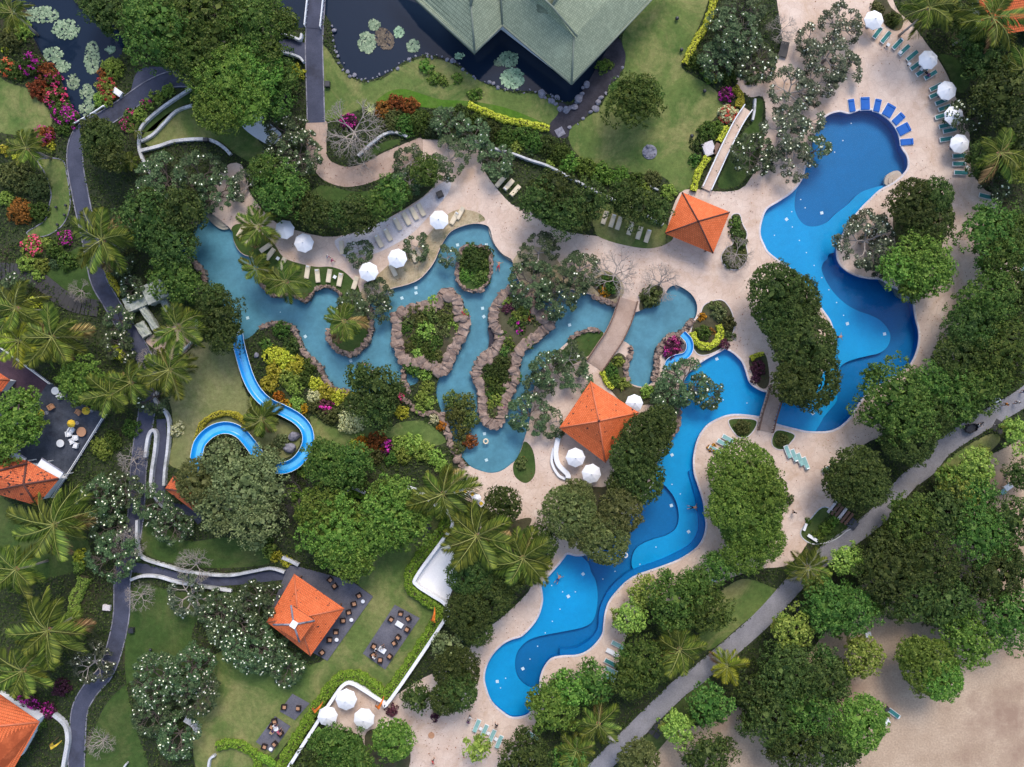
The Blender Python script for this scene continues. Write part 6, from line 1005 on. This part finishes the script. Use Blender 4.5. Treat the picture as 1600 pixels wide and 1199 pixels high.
for a in [(1309,527,10,'black','swimmer beside the dense dark tree in the blue pool'),(1082,793,0,'black','swimmer near the right bank of the lower blue pool'),(872,905,60,'blue','swimmer in the light blue lower lobe'),(572,570,170,'black','swimmer in the lagoon beside the dark tree'),(584,585,120,'blue','swimmer half under the dark tree in the lagoon'),(779,416,80,'red','swimmer right of the round hedge island')]: person(a[0], a[1], 'swim', a[2], None, a[3], a[4], WZ - .06, 0)
for x, y, sh in [(588,1012,'white'),(596,1010,'white'),(585,1025,'white'),(430,1132,'white'),(426,1142,'tan'),(437,1141,'pink')]:
    person(x, y, 'sit', RN.uniform(-60, 60), sh, 'black' if x > 500 else 'purple', {588:'person in white seated left at the white coffee table',596:'person in white seated behind the white coffee table',585:'person in white seated lowest at the white coffee table',430:'person in white seated on the small lower slab',426:'person in tan seated on the small lower slab',437:'person in pink seated on the small lower slab'}[x], -.25, .6)
# three-wheeled motor cart with its rider
p = P(1522, 667, .6); root = empty('motor_cart', (p.x, p.y, .08), R(24))
def wheel():
    V, F = [], []; n, m = 20, 6
    for i in range(n):
        a = 2 * math.pi * i / n
        for j in range(m): b = 2 * math.pi * j / m; r = .26 + .06 * math.cos(b); V.append((r * math.cos(a), .06 * math.sin(b), r * math.sin(a)))
    return mesh('tyre', V, [(i * m + j, ((i + 1) % n) * m + j, ((i + 1) % n) * m + (j + 1) % m, i * m + (j + 1) % m) for i in range(n) for j in range(m)], M['rubber'], True)
WM = wheel(); V, F = tube([(0, -.05, 0), (0, .05, 0)], .2, 12); RIM = mesh('rim', V, F, M['rockgrey'])
for x, y in ((-.75, .66), (-.75, -.66), (1.45, 0)): w = ob('wheel', WM, root, (x, y, .32)); ob('rim', RIM, w)
bm = bmesh.new(); bmesh.ops.create_cube(bm, size=1); bmesh.ops.scale(bm, vec=(1.9, 1.15, .6), verts=bm.verts); top = [f for f in bm.faces if f.normal.z > .9]; r_ = bmesh.ops.inset_region(bm, faces=top, thickness=.09); bmesh.ops.translate(bm, vec=(0, 0, -.4), verts=list({v for f in top for v in f.verts})); bmesh.ops.bevel(bm, geom=[e for e in bm.edges if abs(e.verts[0].co.z - e.verts[1].co.z) > .3 and abs(e.verts[0].co.x) > .9], offset=.3, segments=3, affect='EDGES'); me = bpy.data.meshes.new('cargo_box'); bm.to_mesh(me); bm.free(); me.materials.append(M['metal']); ob('cargo_box', me, root, (-.62, 0, .78))
V, F = tube([(.2, 0, .62), (.6, 0, .58), (1.0, 0, .62), (1.3, 0, .85)], [.17, .2, .17, .1], 10); ob('body', mesh('body', V, F, M['metal'], True), root); V, F = box(.6, .32, .12, .5, 0, .82); ob('seat', mesh('seat', V, F, M['rubber']), root); V, F = tube([(1.12, -.38, 1.08), (1.22, 0, 1.02), (1.12, .38, 1.08)], .035, 6); ob('handlebar', mesh('handlebar', V, F, M['metal']), root); V, F = tube([(1.22, 0, 1.0), (1.45, 0, .32)], .06, 6); ob('fork', mesh('fork', V, F, M['rockgrey']), root)
reg(root, 'black three-wheeled motor cart driving along the grey road', 'motor cart', 1522, 667, '')
d_ = Matrix.Rotation(R(24), 3, 'Z') @ Vector((.42, 0, 0)); me = person_mesh('ride', SKIN, CL['white'], CL['black'], HAIR); o = ob('person', me, None, (p.x + d_.x, p.y + d_.y, .10), (0, 0, R(24))); reg(o, 'rider in white top sitting on the black motor cart', 'person', 1528, 664, '')
# ------------------------------------------------------------ labels: look + where, ranked where several would read alike
LMK = [('large green tiled roof', 830, 50), ('dark lily pond by the green roof', 600, 60), ('left lily pond', 110, 90), ('stone disc on the upper lawn', 1015, 238), ('orange pavilion by the promenade', 1090, 348), ('orange pavilion beside the lagoon', 936, 659), ('orange pavilion with dining terrace', 478, 962), ('blue water slide', 430, 665), ('lagoon footbridge', 965, 520), ('small bridge over the blue pool', 1203, 640), ('round hedge island', 740, 418), ('squarish rock-rimmed island', 675, 515), ('long rock island', 785, 560), ('row of blue daybeds', 1385, 180), ('orange roof at top right', 1570, 25), ('orange roof at bottom left', 20, 1140), ('terrace with yellow parasols', 95, 650), ('motor cart on the grey road', 1522, 668), ('curved pink path', 520, 265), ('lowest pool lobe', 800, 1060), ('white court', 685, 885), ('open beach sand', 1530, 1120), ('lawn planter by the road', 1290, 825), ('white hairpin ramp', 245, 710), ('large slate slab on the lawn', 612, 995), ('slate path fork', 200, 890), ('long white-railed walkway', 1135, 240), ('peninsula in the blue pool', 1365, 390), ('lagoon lounger lawn', 500, 430), ('curved plank steps', 60, 440), ('small lawn ringed by a kerb', 95, 320), ('mossy stone ruin', 240, 470)]
def where(px, py):
    n, x, y = min(LMK, key=lambda m: (m[1] - px) ** 2 + (m[2] - py) ** 2); dx, dy = px - x, py - y
    if math.hypot(dx, dy) < 26: return 'at the ' + n, math.hypot(dx, dy)
    a = math.degrees(math.atan2(-dy, dx)) % 360; w = ['right of', 'up-right of', 'above', 'up-left of', 'left of', 'down-left of', 'below', 'down-right of'][int((a + 22.5) // 45) % 8]
    return w + ' the ' + n, math.hypot(dx, dy)
ORD = ['nearest', 'second nearest', 'third nearest', 'fourth nearest', 'fifth nearest', 'sixth nearest', 'seventh nearest', 'eighth nearest', 'ninth nearest', 'tenth nearest', 'eleventh nearest', 'twelfth nearest', 'thirteenth nearest', 'fourteenth nearest']
buckets = {}
for o, look, cat, px, py, place in ALL:
    if place is not None: o['label'] = (look + ' ' + place).strip(); continue
    w, d = where(px, py); buckets.setdefault((look, w), []).append((d, o))
for (look, w), L in buckets.items():
    L.sort(key=lambda q: q[0])
    for i, (d, o) in enumerate(L): o['label'] = f'{look} {w}' + ('' if len(L) == 1 else ', ' + ORD[min(i, 13)])
for o, *_ in ALL:
    if 'group' in o and not o['group']: del o['group']
